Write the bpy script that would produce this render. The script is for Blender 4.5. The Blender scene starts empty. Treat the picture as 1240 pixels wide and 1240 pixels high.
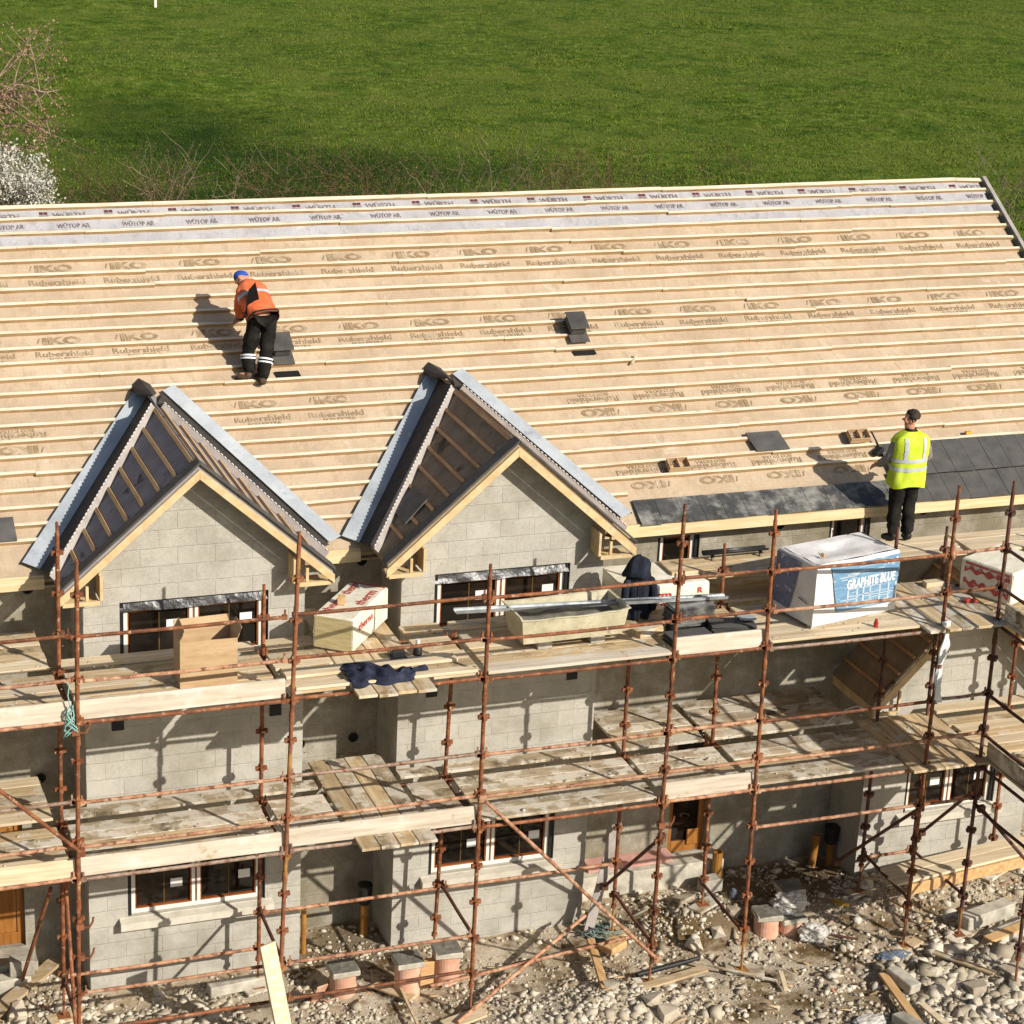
import bpy, math, random
import numpy as np
from mathutils import Vector, Matrix, noise
random.seed(11); rng = np.random.default_rng(5)
S = bpy.context.scene
COL = S.collection
PI = math.pi
SUN, SKY, EXPO = 5.0, .080, .27

# ------------------------------------------------------------------ colour and materials
def hx(h):
    h = h.lstrip('#'); c = [int(h[i:i+2], 16) / 255 for i in (0, 2, 4)]
    return tuple((x / 12.92 if x <= .04045 else ((x + .055) / 1.055) ** 2.4) for x in c) + (1.,)

def nodes(name):
    m = bpy.data.materials.new(name); m.use_nodes = True
    nt = m.node_tree; b = nt.nodes['Principled BSDF']
    return m, nt, b

def N(nt, t, **kw):
    n = nt.nodes.new(t)
    for k, v in kw.items():
        if k.startswith('_'): n.inputs[int(k[1:])].default_value = v
        else: setattr(n, k, v)
    return n

def coords(nt, stretch=(1, 1, 1), rand=True):
    tc = N(nt, 'ShaderNodeTexCoord'); mp = N(nt, 'ShaderNodeMapping')
    mp.inputs['Scale'].default_value = stretch
    nt.links.new(tc.outputs['Object'], mp.inputs['Vector'])
    if rand:
        oi = N(nt, 'ShaderNodeObjectInfo'); ml = N(nt, 'ShaderNodeMath', operation='MULTIPLY'); ml.inputs[1].default_value = 37.
        nt.links.new(oi.outputs['Random'], ml.inputs[0])
        cb = N(nt, 'ShaderNodeCombineXYZ')
        for i in range(3): nt.links.new(ml.outputs[0], cb.inputs[i])
        nt.links.new(cb.outputs[0], mp.inputs['Location'])
    return mp.outputs['Vector']

def ramp(nt, fac, cols, lo=.3, hi=.7):
    r = N(nt, 'ShaderNodeValToRGB'); e = r.color_ramp.elements
    while len(e) < len(cols): e.new(.5)
    for i, c in enumerate(cols):
        e[i].position = lo + (hi - lo) * i / max(1, len(cols) - 1); e[i].color = hx(c) if isinstance(c, str) else c
    nt.links.new(fac, r.inputs[0]); return r.outputs[0]

def noise_n(nt, vec, scale, detail=5, rough=.6, dist=0.):
    n = N(nt, 'ShaderNodeTexNoise'); n.inputs['Scale'].default_value = scale
    n.inputs['Detail'].default_value = detail; n.inputs['Roughness'].default_value = rough
    n.inputs['Distortion'].default_value = dist
    nt.links.new(vec, n.inputs['Vector']); return n.outputs['Fac']

def mix(nt, fac, a, b, mode='MIX'):
    m = N(nt, 'ShaderNodeMix', data_type='RGBA', blend_type=mode)
    for s, v in ((0, fac), (6, a), (7, b)):
        if isinstance(v, (int, float)): m.inputs[s].default_value = v
        elif isinstance(v, tuple): m.inputs[s].default_value = v
        elif isinstance(v, str): m.inputs[s].default_value = hx(v)
        else: nt.links.new(v, m.inputs[s])
    return m.outputs[2]

def step(nt, fac, lo, hi):
    m = N(nt, 'ShaderNodeMapRange'); m.inputs[1].default_value = lo; m.inputs[2].default_value = hi
    nt.links.new(fac, m.inputs[0]); return m.outputs[0]

def bump(nt, b, h, strength, dist=.01):
    n = N(nt, 'ShaderNodeBump'); n.inputs['Strength'].default_value = strength; n.inputs['Distance'].default_value = dist
    nt.links.new(h, n.inputs['Height']); nt.links.new(n.outputs[0], b.inputs['Normal'])

def MAT(name, cols, scale=4, stretch=(1, 1, 1), rough=.8, bmp=.2, bscale=40, rand=.12, metal=0., spots=None, spots2=None, spec=.4, lo=.3, hi=.7, bdist=.01, iso=False):
    m, nt, b = nodes(name); v = coords(nt, stretch)
    c = ramp(nt, noise_n(nt, v, scale), cols, lo, hi)
    vs_ = coords(nt) if iso else v
    for sp in (spots, spots2):
        if sp:
            col, sc, l, h = sp
            c = mix(nt, step(nt, noise_n(nt, vs_, sc, 6, .65), l, h), c, col)
    if rand:
        oi = N(nt, 'ShaderNodeObjectInfo'); mr = N(nt, 'ShaderNodeMapRange'); mr.inputs[3].default_value = 1 - rand; mr.inputs[4].default_value = 1 + rand
        nt.links.new(oi.outputs['Random'], mr.inputs[0])
        hs = N(nt, 'ShaderNodeHueSaturation'); nt.links.new(mr.outputs[0], hs.inputs['Value']); nt.links.new(c, hs.inputs['Color']); c = hs.outputs[0]
    nt.links.new(c, b.inputs['Base Color'])
    b.inputs['Roughness'].default_value = rough; b.inputs['Metallic'].default_value = metal
    b.inputs['Specular IOR Level'].default_value = spec
    if bmp: bump(nt, b, noise_n(nt, v, bscale, 4, .6), bmp, bdist)
    return m

def block_mat(name, base, mortar, stain, st0=.5):
    m, nt, b = nodes(name)
    tc = N(nt, 'ShaderNodeTexCoord'); sx = N(nt, 'ShaderNodeSeparateXYZ'); nt.links.new(tc.outputs['Object'], sx.inputs[0])
    ad = N(nt, 'ShaderNodeMath', operation='ADD'); nt.links.new(sx.outputs[0], ad.inputs[0]); nt.links.new(sx.outputs[1], ad.inputs[1])
    cb = N(nt, 'ShaderNodeCombineXYZ'); nt.links.new(ad.outputs[0], cb.inputs[0]); nt.links.new(sx.outputs[2], cb.inputs[1])
    wob = N(nt, 'ShaderNodeTexNoise'); wob.inputs['Scale'].default_value = 5; nt.links.new(cb.outputs[0], wob.inputs['Vector'])
    vm = N(nt, 'ShaderNodeVectorMath', operation='MULTIPLY_ADD'); vm.inputs[1].default_value = (.012, .012, 0)
    nt.links.new(wob.outputs['Color'], vm.inputs[0]); nt.links.new(cb.outputs[0], vm.inputs[2])
    br = N(nt, 'ShaderNodeTexBrick'); nt.links.new(vm.outputs[0], br.inputs['Vector'])
    br.inputs['Scale'].default_value = 1; br.inputs['Brick Width'].default_value = .45; br.inputs['Row Height'].default_value = .225
    br.inputs['Mortar Size'].default_value = .007; br.inputs['Mortar Smooth'].default_value = .5; br.inputs['Bias'].default_value = 0
    br.inputs['Color1'].default_value = hx(base[0]); br.inputs['Color2'].default_value = hx(base[1]); br.inputs['Mortar'].default_value = hx(mortar)
    v = tc.outputs['Object']
    big = noise_n(nt, v, 1.1, 6, .65)
    c = mix(nt, step(nt, noise_n(nt, v, 22, 4, .7), .35, .7), br.outputs['Color'], hx(base[2]))
    c = mix(nt, .35, c, br.outputs['Color'])
    # mortar smeared over the joints in patches
    sm = N(nt, 'ShaderNodeMath', operation='MULTIPLY'); nt.links.new(step(nt, noise_n(nt, v, 3.1, 6, .7), .50, .60), sm.inputs[0]); sm.inputs[1].default_value = .7
    c = mix(nt, sm.outputs[0], c, hx(mortar))
    st = N(nt, 'ShaderNodeMath', operation='MULTIPLY'); nt.links.new(step(nt, big, st0, st0 + .2), st.inputs[0]); st.inputs[1].default_value = .7
    c = mix(nt, st.outputs[0], c, hx(stain))
    nt.links.new(c, b.inputs['Base Color']); b.inputs['Roughness'].default_value = .95; b.inputs['Specular IOR Level'].default_value = .2
    hh = N(nt, 'ShaderNodeMath', operation='MULTIPLY_ADD'); nt.links.new(br.outputs['Fac'], hh.inputs[0]); hh.inputs[1].default_value = -.7
    nt.links.new(noise_n(nt, v, 60, 4, .7), hh.inputs[2]); bump(nt, b, hh.outputs[0], .8, .014)
    return m

W = {}
W['block'] = block_mat('concrete_block', ('#aea99d', '#b8b3a7', '#9d988c'), '#b9b4a8', '#8b8575')
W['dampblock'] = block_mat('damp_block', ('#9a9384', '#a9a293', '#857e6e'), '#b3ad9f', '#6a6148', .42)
W['conc'] = MAT('concrete', ['#8f897c', '#aaa393', '#bfb8a7'], 6, bmp=.35)
W['batten'] = MAT('batten_wood', ['#b9a587', '#d4c5ab', '#e0d4bd'], 4, (.5, 7, 7), bmp=.3, bscale=25, rand=0, spots=('#83603c', 7, .61, .70))
W['battenshade'] = MAT('batten_shade_face', ['#92744f', '#ac8c62', '#bc9f79'], 4, (.5, 7, 7), bmp=.4, bscale=25, rand=0, spots=('#6a4c30', 5, .58, .68))  # lower batten face made darker: its shade is painted into the colour
W['fascia'] = MAT('fascia_wood', ['#bda679', '#ccb78d', '#d6c6a2'], 3, (.5, 8, 8), bmp=.15, rand=.06, spots=('#96764a', 12, .64, .72))
W['barge'] = MAT('barge_wood', ['#b89a6c', '#c7ac80', '#d0b991'], 3, (2, 2, 2), bmp=.15, rand=.05, spots=('#8f6c3e', 13, .64, .72), spots2=('#ac9a7c', 4, .56, .7))
W['newwood'] = MAT('fresh_board', ['#b39e7e', '#c9b696', '#d4c5aa'], 2.5, (.5, 7, 7), bmp=.15, bscale=30, rand=.10, spots=('#97784f', 11, .69, .75), spots2=('#b5a98f', 3, .58, .75))
W['toewood'] = MAT('bleached_board', ['#a99b86', '#bfb29e', '#cbc2b2'], 2.5, (.5, 7, 7), bmp=.25, bscale=30, rand=.06, spots=('#94825f', 4, .60, .72), spots2=('#d0cac0', 3, .56, .75), iso=True)
W['deckwood'] = MAT('deck_board', ['#9a835f', '#b59d78', '#c8b596'], 2.5, (.5, 6, 6), bmp=.4, bscale=24, rand=.2, spots=('#6f5e44', 1.8, .56, .68), spots2=('#bcb3a0', 4, .54, .62), iso=True)
W['oldwood'] = MAT('weathered_board', ['#857558', '#a5947a', '#bdb09a'], 2.5, (.6, 4, 4), bmp=.7, bscale=22, rand=.2, spots=('#5d5039', 1.6, .54, .66), spots2=('#c6bdac', 4, .47, .56), iso=True)
W['rust'] = MAT('rusted_tube', ['#45291a', '#774427', '#93603c'], 7, (1, 1, 1), rough=.7, bmp=.3, bscale=60, rand=.22, spots=('#aa8a6a', 15, .57, .66), spots2=('#4a2f20', 4, .56, .68), metal=.1)
W['rustpink'] = MAT('scuffed_tube', ['#7d4b31', '#a5785a', '#ba997c'], 9, rough=.7, bmp=.3, bscale=60, rand=.18, spots=('#65402c', 11, .52, .62))
W['rustyellow'] = MAT('yellowed_tube', ['#63391f', '#855336', '#7a472e'], 6, rough=.7, bmp=.3, bscale=60, rand=.1, spots=('#553019', 14, .58, .68), spots2=('#a57c3e', 1.6, .54, .66))
W['rustdark'] = MAT('dark_tube', ['#33201a', '#57362a', '#6d4636'], 7, rough=.7, bmp=.3, bscale=60, rand=.15)
W['steel'] = MAT('galvanised_steel', ['#8c8f92', '#a9acae', '#b9bbbb'], 9, rough=.42, bmp=.08, metal=.75, rand=.05)
W['slate'] = MAT('matt_slate', ['#45423f', '#524f4b', '#5c5853'], 5, rough=.65, bmp=.25, bscale=45, rand=.12)
W['slatedust'] = MAT('dusty_slate', ['#3a3938', '#4a4947', '#5a5956'], 5, rough=.45, bmp=.3, bscale=30, rand=.14, spots=('#a39f96', 3.5, .46, .72), spec=.4)
W['verge'] = MAT('verge_strip', ['#3d3a37', '#4a4743', '#56524d'], 5, rough=.6, bmp=.15, rand=.08)
W['lead'] = MAT('valley_sheet', ['#979c9f', '#a7acaf', '#b6babc'], 2, rough=.5, bmp=.3, bscale=5, rand=.03, spots=('#858b90', 3.5, .56, .72), spots2=('#c0c3c4', 9, .62, .7), bdist=.03)
W['trough'] = MAT('valley_underlay', ['#2a2724', '#37332f', '#45403b'], 4, rough=.7, bmp=.25, bscale=25, rand=0, spots=('#5d574f', 9, .62, .75))
W['upstand'] = MAT('valley_upstand', ['#8f8680', '#a0978f', '#aba29b'], 5, rough=.7, bmp=.25, bscale=12, rand=0)
W['dash'] = MAT('white_dash', ['#d9d6cf', '#e6e3dc'], 5, rand=0, bmp=0)
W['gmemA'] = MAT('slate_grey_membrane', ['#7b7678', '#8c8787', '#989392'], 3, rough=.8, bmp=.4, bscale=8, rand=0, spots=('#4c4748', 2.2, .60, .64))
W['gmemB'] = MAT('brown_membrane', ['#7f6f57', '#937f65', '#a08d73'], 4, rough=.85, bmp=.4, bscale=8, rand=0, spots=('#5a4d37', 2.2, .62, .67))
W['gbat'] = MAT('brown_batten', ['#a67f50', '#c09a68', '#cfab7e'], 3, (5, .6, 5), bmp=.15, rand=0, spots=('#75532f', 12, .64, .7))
W['gbatB'] = MAT('dark_brown_batten', ['#96704a', '#b0875e', '#c09b72'], 3, (5, .6, 5), bmp=.15, rand=0, spots=('#684729', 12, .64, .7))  # battens in a slightly darker brown
W['white'] = MAT('white_upvc', ['#cfcabf', '#dcd8ce'], 3, rough=.45, bmp=.03, rand=.02)
W['sticker'] = MAT('paper_sticker', ['#d5d3ce', '#dedcd7'], 3, rough=.6, bmp=0, rand=.03)
W['brownfr'] = MAT('brown_frame', ['#6b3818', '#854a22', '#95582c'], 4, (1, 1, 4), rough=.5, bmp=.08, rand=.05)
W['door'] = MAT('orange_door', ['#7d4d1c', '#935f28', '#a06d33'], 3, (6, 6, .6), rough=.5, bmp=.1, rand=.04)
W['dpc'] = MAT('black_film', ['#151414', '#22201f', '#34312e'], 5, rough=.38, bmp=.5, bscale=6, rand=0, spec=.6, bdist=.04)
W['blackplas'] = MAT('black_plastic', ['#151515', '#1f1f1f', '#2a2a2a'], 5, rough=.45, bmp=.1, rand=.1)
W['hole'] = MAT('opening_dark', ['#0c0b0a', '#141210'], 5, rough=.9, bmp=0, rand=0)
W['card'] = MAT('cardboard', ['#a98a64', '#b79a74', '#c1a683'], 3, (1, 1, 6), rough=.85, bmp=.1, rand=0, spots=('#94754e', 6, .6, .75))
W['wrap'] = MAT('white_wrap', ['#c9c4c0', '#d8d4cf', '#e2dfda'], 4, rough=.35, bmp=.35, bscale=11, rand=0, spec=.5, bdist=.02)
W['wrapblue'] = MAT('blue_print', ['#587f9e', '#6a90ad', '#7c9fb8'], 4, (1, 1, 8), rough=.4, bmp=.3, bscale=11, rand=0, bdist=.02, spots=('#c2c8cc', 5, .58, .66))  # spots are pale streaks of wrap gloss painted into the print colour
W['wrapnavy'] = MAT('navy_print', ['#4a5472', '#5d6683', '#767d95'], 4, rough=.4, bmp=.3, bscale=11, rand=0, bdist=.02, spots=('#b5b2b6', 6, .55, .62))
W['wrapglare'] = MAT('film_glare_grey', ['#aebcc8', '#bcc6ce'], 4, rough=.4, bmp=.2, rand=0)  # film glare painted as pale strips over the blue panel
W['insul'] = MAT('insulation_wrap', ['#cfc6ad', '#ddd5bf', '#e8e2d2'], 5, rough=.5, bmp=.4, bscale=14, rand=.04, bdist=.02)
W['insuly'] = MAT('insulation_edge', ['#a8986a', '#bfae7f', '#cbbd93'], 6, (.6, .6, 8), rough=.8, bmp=.3, rand=.05)
W['redprint'] = MAT('red_print', ['#9a3530', '#b3423c', '#c0554c'], 14, rough=.5, bmp=0, rand=0, spots=('#d9c9bd', 22, .58, .66))
W['tub'] = MAT('mortar_tub', ['#a49b80', '#b8af93', '#c6bea3'], 5, rough=.75, bmp=.3, rand=0, spots=('#8d8672', 6, .58, .7))
W['mortar'] = MAT('wet_mortar', ['#57544c', '#6b675d', '#817c70'], 8, rough=.8, bmp=.6, rand=0)
W['navy'] = MAT('navy_cloth', ['#15171f', '#20232e', '#2c303d'], 7, rough=.9, bmp=.4, bscale=12, rand=.05, spec=.2, bdist=.02)
W['navyl'] = MAT('navy_lining', ['#171922', '#242736', '#353a4e'], 7, rough=.85, bmp=.5, bscale=10, rand=0, spec=.2, bdist=.02, spots=('#5d6278', 6, .64, .74))
W['terra'] = MAT('terracotta', ['#b98a70', '#c89a80', '#d3aa92'], 6, rough=.85, bmp=.1, rand=.06)
W['brick'] = MAT('buff_brick', ['#b08a5c', '#c39c6c', '#cba878'], 6, (1, 1, 9), rough=.9, bmp=.3, rand=.05)
W['orange_pipe'] = MAT('orange_duct', ['#7d5220', '#94652c', '#a1733a'], 4, rough=.5, bmp=.05, rand=.05)
W['yellowwood'] = MAT('yellow_plastic', ['#b08c2e', '#c4a03c'], 4, rough=.6, bmp=.05, rand=.05)
W['stone'] = MAT('pale_stone', ['#8a7f6c', '#ab9f8a', '#c4b9a4'], 3, rough=.95, bmp=.5, bscale=30, rand=.18)
W['bag'] = MAT('clear_polythene', ['#a9a59c', '#bdb9b0'], 6, rough=.4, bmp=.35, bscale=10, rand=0, spec=.5, bdist=.03)
W['sheet'] = MAT('white_polythene', ['#d3d1cc', '#e3e2de'], 4, rough=.5, bmp=.4, bscale=12, rand=0, bdist=.02)
W['rope'] = MAT('turquoise_rope', ['#6f9c95', '#93b8af'], 20, rough=.9, bmp=.2, rand=0)
W['ochre'] = MAT('ochre_strip', ['#5a3f18', '#6e5020'], 6, rough=.5, bmp=0, rand=0)
W['blackslate'] = MAT('black_sheet', ['#0d0b0a', '#141110'], 6, rough=.85, bmp=.1, rand=0, spec=.15)
W['netting'] = MAT('green_net', ['#4f5d57', '#6b7a73', '#84918a'], 12, rough=.9, bmp=.2, rand=0)
W['hivis'] = MAT('hi_vis_yellow', ['#a8ba22', '#b6c734', '#c3d34e'], 6, rough=.7, bmp=.4, bscale=7, rand=0, bdist=.03, spec=.2)
W['hivisorange'] = MAT('hi_vis_orange', ['#c4552c', '#d2653c', '#d87850'], 6, rough=.75, bmp=.35, bscale=7, rand=0, bdist=.03, spec=.2)
W['refl'] = MAT('reflective_tape', ['#a4a8ac', '#b8bbbe'], 8, rough=.4, bmp=.1, rand=0)
W['reflw'] = MAT('white_tape', ['#cfcfcf', '#dedede'], 8, rough=.4, bmp=0, rand=0)
W['skin'] = MAT('skin', ['#a8745a', '#b88368', '#c08d72'], 8, rough=.6, bmp=.05, rand=0)
W['hair'] = MAT('dark_hair', ['#1a120d', '#2a1d15', '#3a291d'], 20, rough=.7, bmp=.6, bscale=60, rand=0)
W['trousers'] = MAT('black_trousers', ['#131210', '#1d1b18', '#2a2723'], 7, rough=.9, bmp=.45, bscale=9, rand=0, spec=.15, bdist=.03)
W['boots'] = MAT('work_boots', ['#2a221a', '#453626', '#5a4631'], 9, rough=.75, bmp=.3, rand=0)
W['bootsblack'] = MAT('black_boots', ['#141210', '#1f1c19'], 9, rough=.7, bmp=.3, rand=0)
W['grey_sleeve'] = MAT('grey_jersey', ['#6f6862', '#7f7872', '#8d8680'], 9, rough=.95, bmp=.4, bscale=12, rand=0, spec=.1, bdist=.02)
W['blue_hat'] = MAT('blue_knit', ['#1c3f8f', '#2851ab', '#3a62b8'], 12, rough=.85, bmp=.3, rand=0)
W['bark'] = MAT('twig_bark', ['#6b5a48', '#887460', '#a08c76'], 5, rough=.95, bmp=.2, rand=.1)
W['rustgrey'] = MAT('greyed_tube', ['#6e5546', '#8f7866', '#a89484'], 8, rough=.65, bmp=.3, bscale=60, rand=.15, spots=('#6a3c28', 12, .54, .62), metal=.15)
W['barkdark'] = MAT('bramble_stem', ['#503c2a', '#6b523a', '#846a4e'], 5, rough=.95, bmp=.2, rand=.15)
W['catkin'] = MAT('brown_bud', ['#6e503c', '#8f6c54', '#ac8a74'], 3, rough=.9, bmp=0, rand=.05)
W['blossom'] = MAT('white_blossom', ['#a39f92', '#bcb8aa', '#cbc7b8'], 5, rough=.9, bmp=0, rand=0)
W['leaf'] = MAT('bramble_leaf', ['#4a3a20', '#665030', '#7a6440'], 4, rough=.9, bmp=0, rand=.1)
W['redcap'] = MAT('red_plastic', ['#8e2a24', '#a8352d'], 5, rough=.5, bmp=0, rand=0)
W['bluecap'] = MAT('blue_tarp', ['#4a5462', '#5d6876', '#717b88'], 5, rough=.5, bmp=.4, bscale=10, rand=0, bdist=.02)
W['pinkfoam'] = MAT('faded_pink_foam', ['#a8746a', '#b98a7e', '#c7a294'], 6, rough=.8, bmp=.3, rand=0)
W['sillc'] = MAT('pale_sill', ['#b0a999', '#bfb8a8', '#cac3b4'], 6, bmp=.25, rand=.03)
W['ink'] = MAT('membrane_ink', ['#806b4f', '#8c775a', '#978264'], 9, rough=.9, bmp=0, rand=0, spots=('#b3a188', 6, .50, .66))
W['inkdark'] = MAT('grey_membrane_ink', ['#6a5e5d', '#776a68'], 9, rough=.9, bmp=0, rand=0, spots=('#a9a5a4', 20, .50, .64))
W['inkred'] = MAT('logo_ink', ['#6a2a2a', '#4f3234'], 9, rough=.9, bmp=0, rand=0)
W['textred'] = MAT('red_lettering', ['#b8352f', '#c4433b'], 9, rough=.6, bmp=0, rand=0)
W['textwhite'] = MAT('white_lettering', ['#dcdcda', '#e6e6e4'], 9, rough=.6, bmp=0, rand=0)

def glass_mat():
    m, nt, b = nodes('window_glass'); v = coords(nt)
    c = ramp(nt, noise_n(nt, v, 1.6, 3), ['#0b0a08', '#17130f', '#2a2018'], .35, .7)
    nt.links.new(c, b.inputs['Base Color']); b.inputs['Roughness'].default_value = .06; b.inputs['Specular IOR Level'].default_value = .5
    return m
W['glass'] = glass_mat()

def membrane_mat(name, cols, crease, scuff):
    m, nt, b = nodes(name); v = coords(nt, (1, 1, 1), False)
    c = ramp(nt, noise_n(nt, v, 1.3, 6, .6), cols)
    # woven grid of the underlay, and handling scuffs
    v2 = coords(nt, (1, 1, 1), False)
    br = N(nt, 'ShaderNodeTexBrick'); br.offset = 0; br.inputs['Scale'].default_value = 1; br.inputs['Brick Width'].default_value = .05; br.inputs['Row Height'].default_value = .05
    br.inputs['Mortar Size'].default_value = .004; br.inputs['Mortar Smooth'].default_value = 1
    br.inputs['Color1'].default_value = (1, 1, 1, 1); br.inputs['Color2'].default_value = (.97, .97, .97, 1); br.inputs['Mortar'].default_value = (.88, .87, .85, 1)
    nt.links.new(v2, br.inputs['Vector'])
    c = mix(nt, 1., c, br.outputs['Color'], 'MULTIPLY')
    v3 = coords(nt, (1, .5, .5), False); v4 = coords(nt, (1, .7, .7), False)
    c = mix(nt, step(nt, noise_n(nt, v3, 9, 6, .7), .50, .74), c, hx(crease)); c = mix(nt, step(nt, noise_n(nt, v2, 2.2, 7, .75), .60, .70), c, hx(scuff))
    nt.links.new(c, b.inputs['Base Color']); b.inputs['Roughness'].default_value = .8; b.inputs['Specular IOR Level'].default_value = .25
    bump(nt, b, noise_n(nt, v4, 4, 6, .6, .8), .5, .03)
    return m
W['mem'] = membrane_mat('tan_membrane', ['#aa957c', '#b6a187', '#bfad93'], '#a18c70', '#c4b5a2')
W['memgrey'] = membrane_mat('grey_membrane', ['#a19e9f', '#aca9aa', '#b4b1b2'], '#8f8b89', '#c0bcba')

def dark_patch_mask(nt, v):
    """a darker patch of the pasture with a ragged outline"""
    sx = N(nt, 'ShaderNodeSeparateXYZ'); nz = N(nt, 'ShaderNodeTexNoise'); nz.inputs['Scale'].default_value = .22; nz.inputs['Detail'].default_value = 6; nt.links.new(v, nz.inputs['Vector'])
    md = N(nt, 'ShaderNodeVectorMath', operation='MULTIPLY_ADD'); md.inputs[1].default_value = (7, 9, 0); nt.links.new(nz.outputs['Color'], md.inputs[0]); nt.links.new(v, md.inputs[2])
    out = None
    for cx, cy, rx, ry in ((16.0, 61.5, 4.6, 9.5), (19.5, 54., 9.5, 5.0), (15., 50.5, 10., 3.2)):
        mp = N(nt, 'ShaderNodeMapping'); mp.vector_type = 'TEXTURE'; mp.inputs['Location'].default_value = (cx, cy, 0); mp.inputs['Scale'].default_value = (rx, ry, 1e6); nt.links.new(md.outputs[0], mp.inputs['Vector'])
        ln = N(nt, 'ShaderNodeVectorMath', operation='LENGTH'); nt.links.new(mp.outputs[0], ln.inputs[0]); m = N(nt, 'ShaderNodeMapRange'); m.inputs[1].default_value = 1.35; m.inputs[2].default_value = .3; nt.links.new(ln.outputs['Value'], m.inputs[0])
        if out is None: out = m.outputs[0]
        else:
            mx = N(nt, 'ShaderNodeMath', operation='MAXIMUM'); nt.links.new(out, mx.inputs[0]); nt.links.new(m.outputs[0], mx.inputs[1]); out = mx.outputs[0]
    return out
def tone(nt, v, c, dark):
    c = mix(nt, step(nt, noise_n(nt, v, .11, 5, .62), .45, .62), c, hx('#647228'))
    c = mix(nt, step(nt, noise_n(nt, v, .55, 6, .7), .54, .68), c, hx('#6c7030'))
    c = mix(nt, step(nt, noise_n(nt, v, .34, 6, .7), .50, .74), c, hx('#33500e'))
    m = N(nt, 'ShaderNodeMath', operation='MULTIPLY'); nt.links.new(dark_patch_mask(nt, v), m.inputs[0]); m.inputs[1].default_value = .85
    return mix(nt, m.outputs[0], c, hx(dark))
def grass_mat():
    m, nt, b = nodes('field_grass'); v = coords(nt, (1, 1, 1), False)
    c = ramp(nt, noise_n(nt, v, 1.3, 8, .7), ['#374d0d', '#4d6216', '#637524', '#7d873d'], .34, .66)
    c = tone(nt, v, c, '#22380a')
    nt.links.new(c, b.inputs['Base Color']); b.inputs['Roughness'].default_value = 1; b.inputs['Specular IOR Level'].default_value = .1
    bump(nt, b, noise_n(nt, v, 3, 8, .75), .9, .25)
    return m
W['field'] = grass_mat()
def blade_mat():
    m, nt, b = nodes('grass_blade')
    g = N(nt, 'ShaderNodeNewGeometry'); v = coords(nt, (1, 1, 1), False)
    c = ramp(nt, g.outputs['Random Per Island'], ['#40540f', '#52681a', '#637526', '#758136'], 0, 1)
    c = tone(nt, v, c, '#29410c')
    nt.links.new(c, b.inputs['Base Color']); b.inputs['Roughness'].default_value = .9; b.inputs['Specular IOR Level'].default_value = .15
    return m
W['blade'] = blade_mat()
def soil_mat():
    m, nt, b = nodes('site_soil'); v = coords(nt, (1, 1, 1), False)
    c = ramp(nt, noise_n(nt, v, .8, 8, .66), ['#735e42', '#a38f6f', '#bfae94', '#cdc0aa'], .30, .60)
    c = mix(nt, step(nt, noise_n(nt, v, 14, 6, .7), .5, .75), c, hx('#b9ad98'))
    c = mix(nt, step(nt, noise_n(nt, v, 1.4, 7, .7), .50, .62), c, hx('#6a5538')); c = mix(nt, step(nt, noise_n(nt, v, 6, 6, .7), .60, .70), c, hx('#4f3f29'))
    for cx, cy, rx, ry, k_, col in ((4.1, -2.3, 1.5, .9, .75, '#c9bda6'), (10.3, -3.3, 2.8, 1.3, .5, '#bfb39c'), (-1.2, -1.1, 2.2, .7, .6, '#c2b69f'), (6.3, -.55, .95, .75, .75, '#6a5638'), (7.6, -3.0, 1.7, .7, .5, '#75603f'), (8.1, .2, 1.4, .6, .75, '#5a4a33'), (1.7, .3, .7, .6, .7, '#655439')):
        nz = N(nt, 'ShaderNodeTexNoise'); nz.inputs['Scale'].default_value = 1.6; nz.inputs['Detail'].default_value = 6; nt.links.new(v, nz.inputs['Vector']); md = N(nt, 'ShaderNodeVectorMath', operation='MULTIPLY_ADD'); md.inputs[1].default_value = (1.4, 1.4, 0); nt.links.new(nz.outputs['Color'], md.inputs[0]); nt.links.new(v, md.inputs[2])
        mp = N(nt, 'ShaderNodeMapping'); mp.vector_type = 'TEXTURE'; mp.inputs['Location'].default_value = (cx + .7, cy + .7, 0); mp.inputs['Scale'].default_value = (rx, ry, 1e6); nt.links.new(md.outputs[0], mp.inputs['Vector']); ln = N(nt, 'ShaderNodeVectorMath', operation='LENGTH'); nt.links.new(mp.outputs[0], ln.inputs[0]); q = N(nt, 'ShaderNodeMapRange'); q.inputs[1].default_value = 1.2; q.inputs[2].default_value = .6; q.inputs[4].default_value = k_; nt.links.new(ln.outputs['Value'], q.inputs[0]); c = mix(nt, q.outputs[0], c, hx(col))
    nt.links.new(c, b.inputs['Base Color']); b.inputs['Roughness'].default_value = 1; b.inputs['Specular IOR Level'].default_value = .1
    bump(nt, b, noise_n(nt, v, 26, 8, .75), 1., .04)
    return m
W['soil'] = soil_mat()
def scrap_mat():
    m, nt, b = nodes('scrap_wood'); g = N(nt, 'ShaderNodeNewGeometry')
    nt.links.new(ramp(nt, g.outputs['Random Per Island'], ['#5f4a30', '#a08560', '#c4ad88', '#8d8474', '#b3775a'], 0, 1), b.inputs['Base Color']); b.inputs['Roughness'].default_value = .9
    return m
W['scrap'] = scrap_mat()
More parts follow.
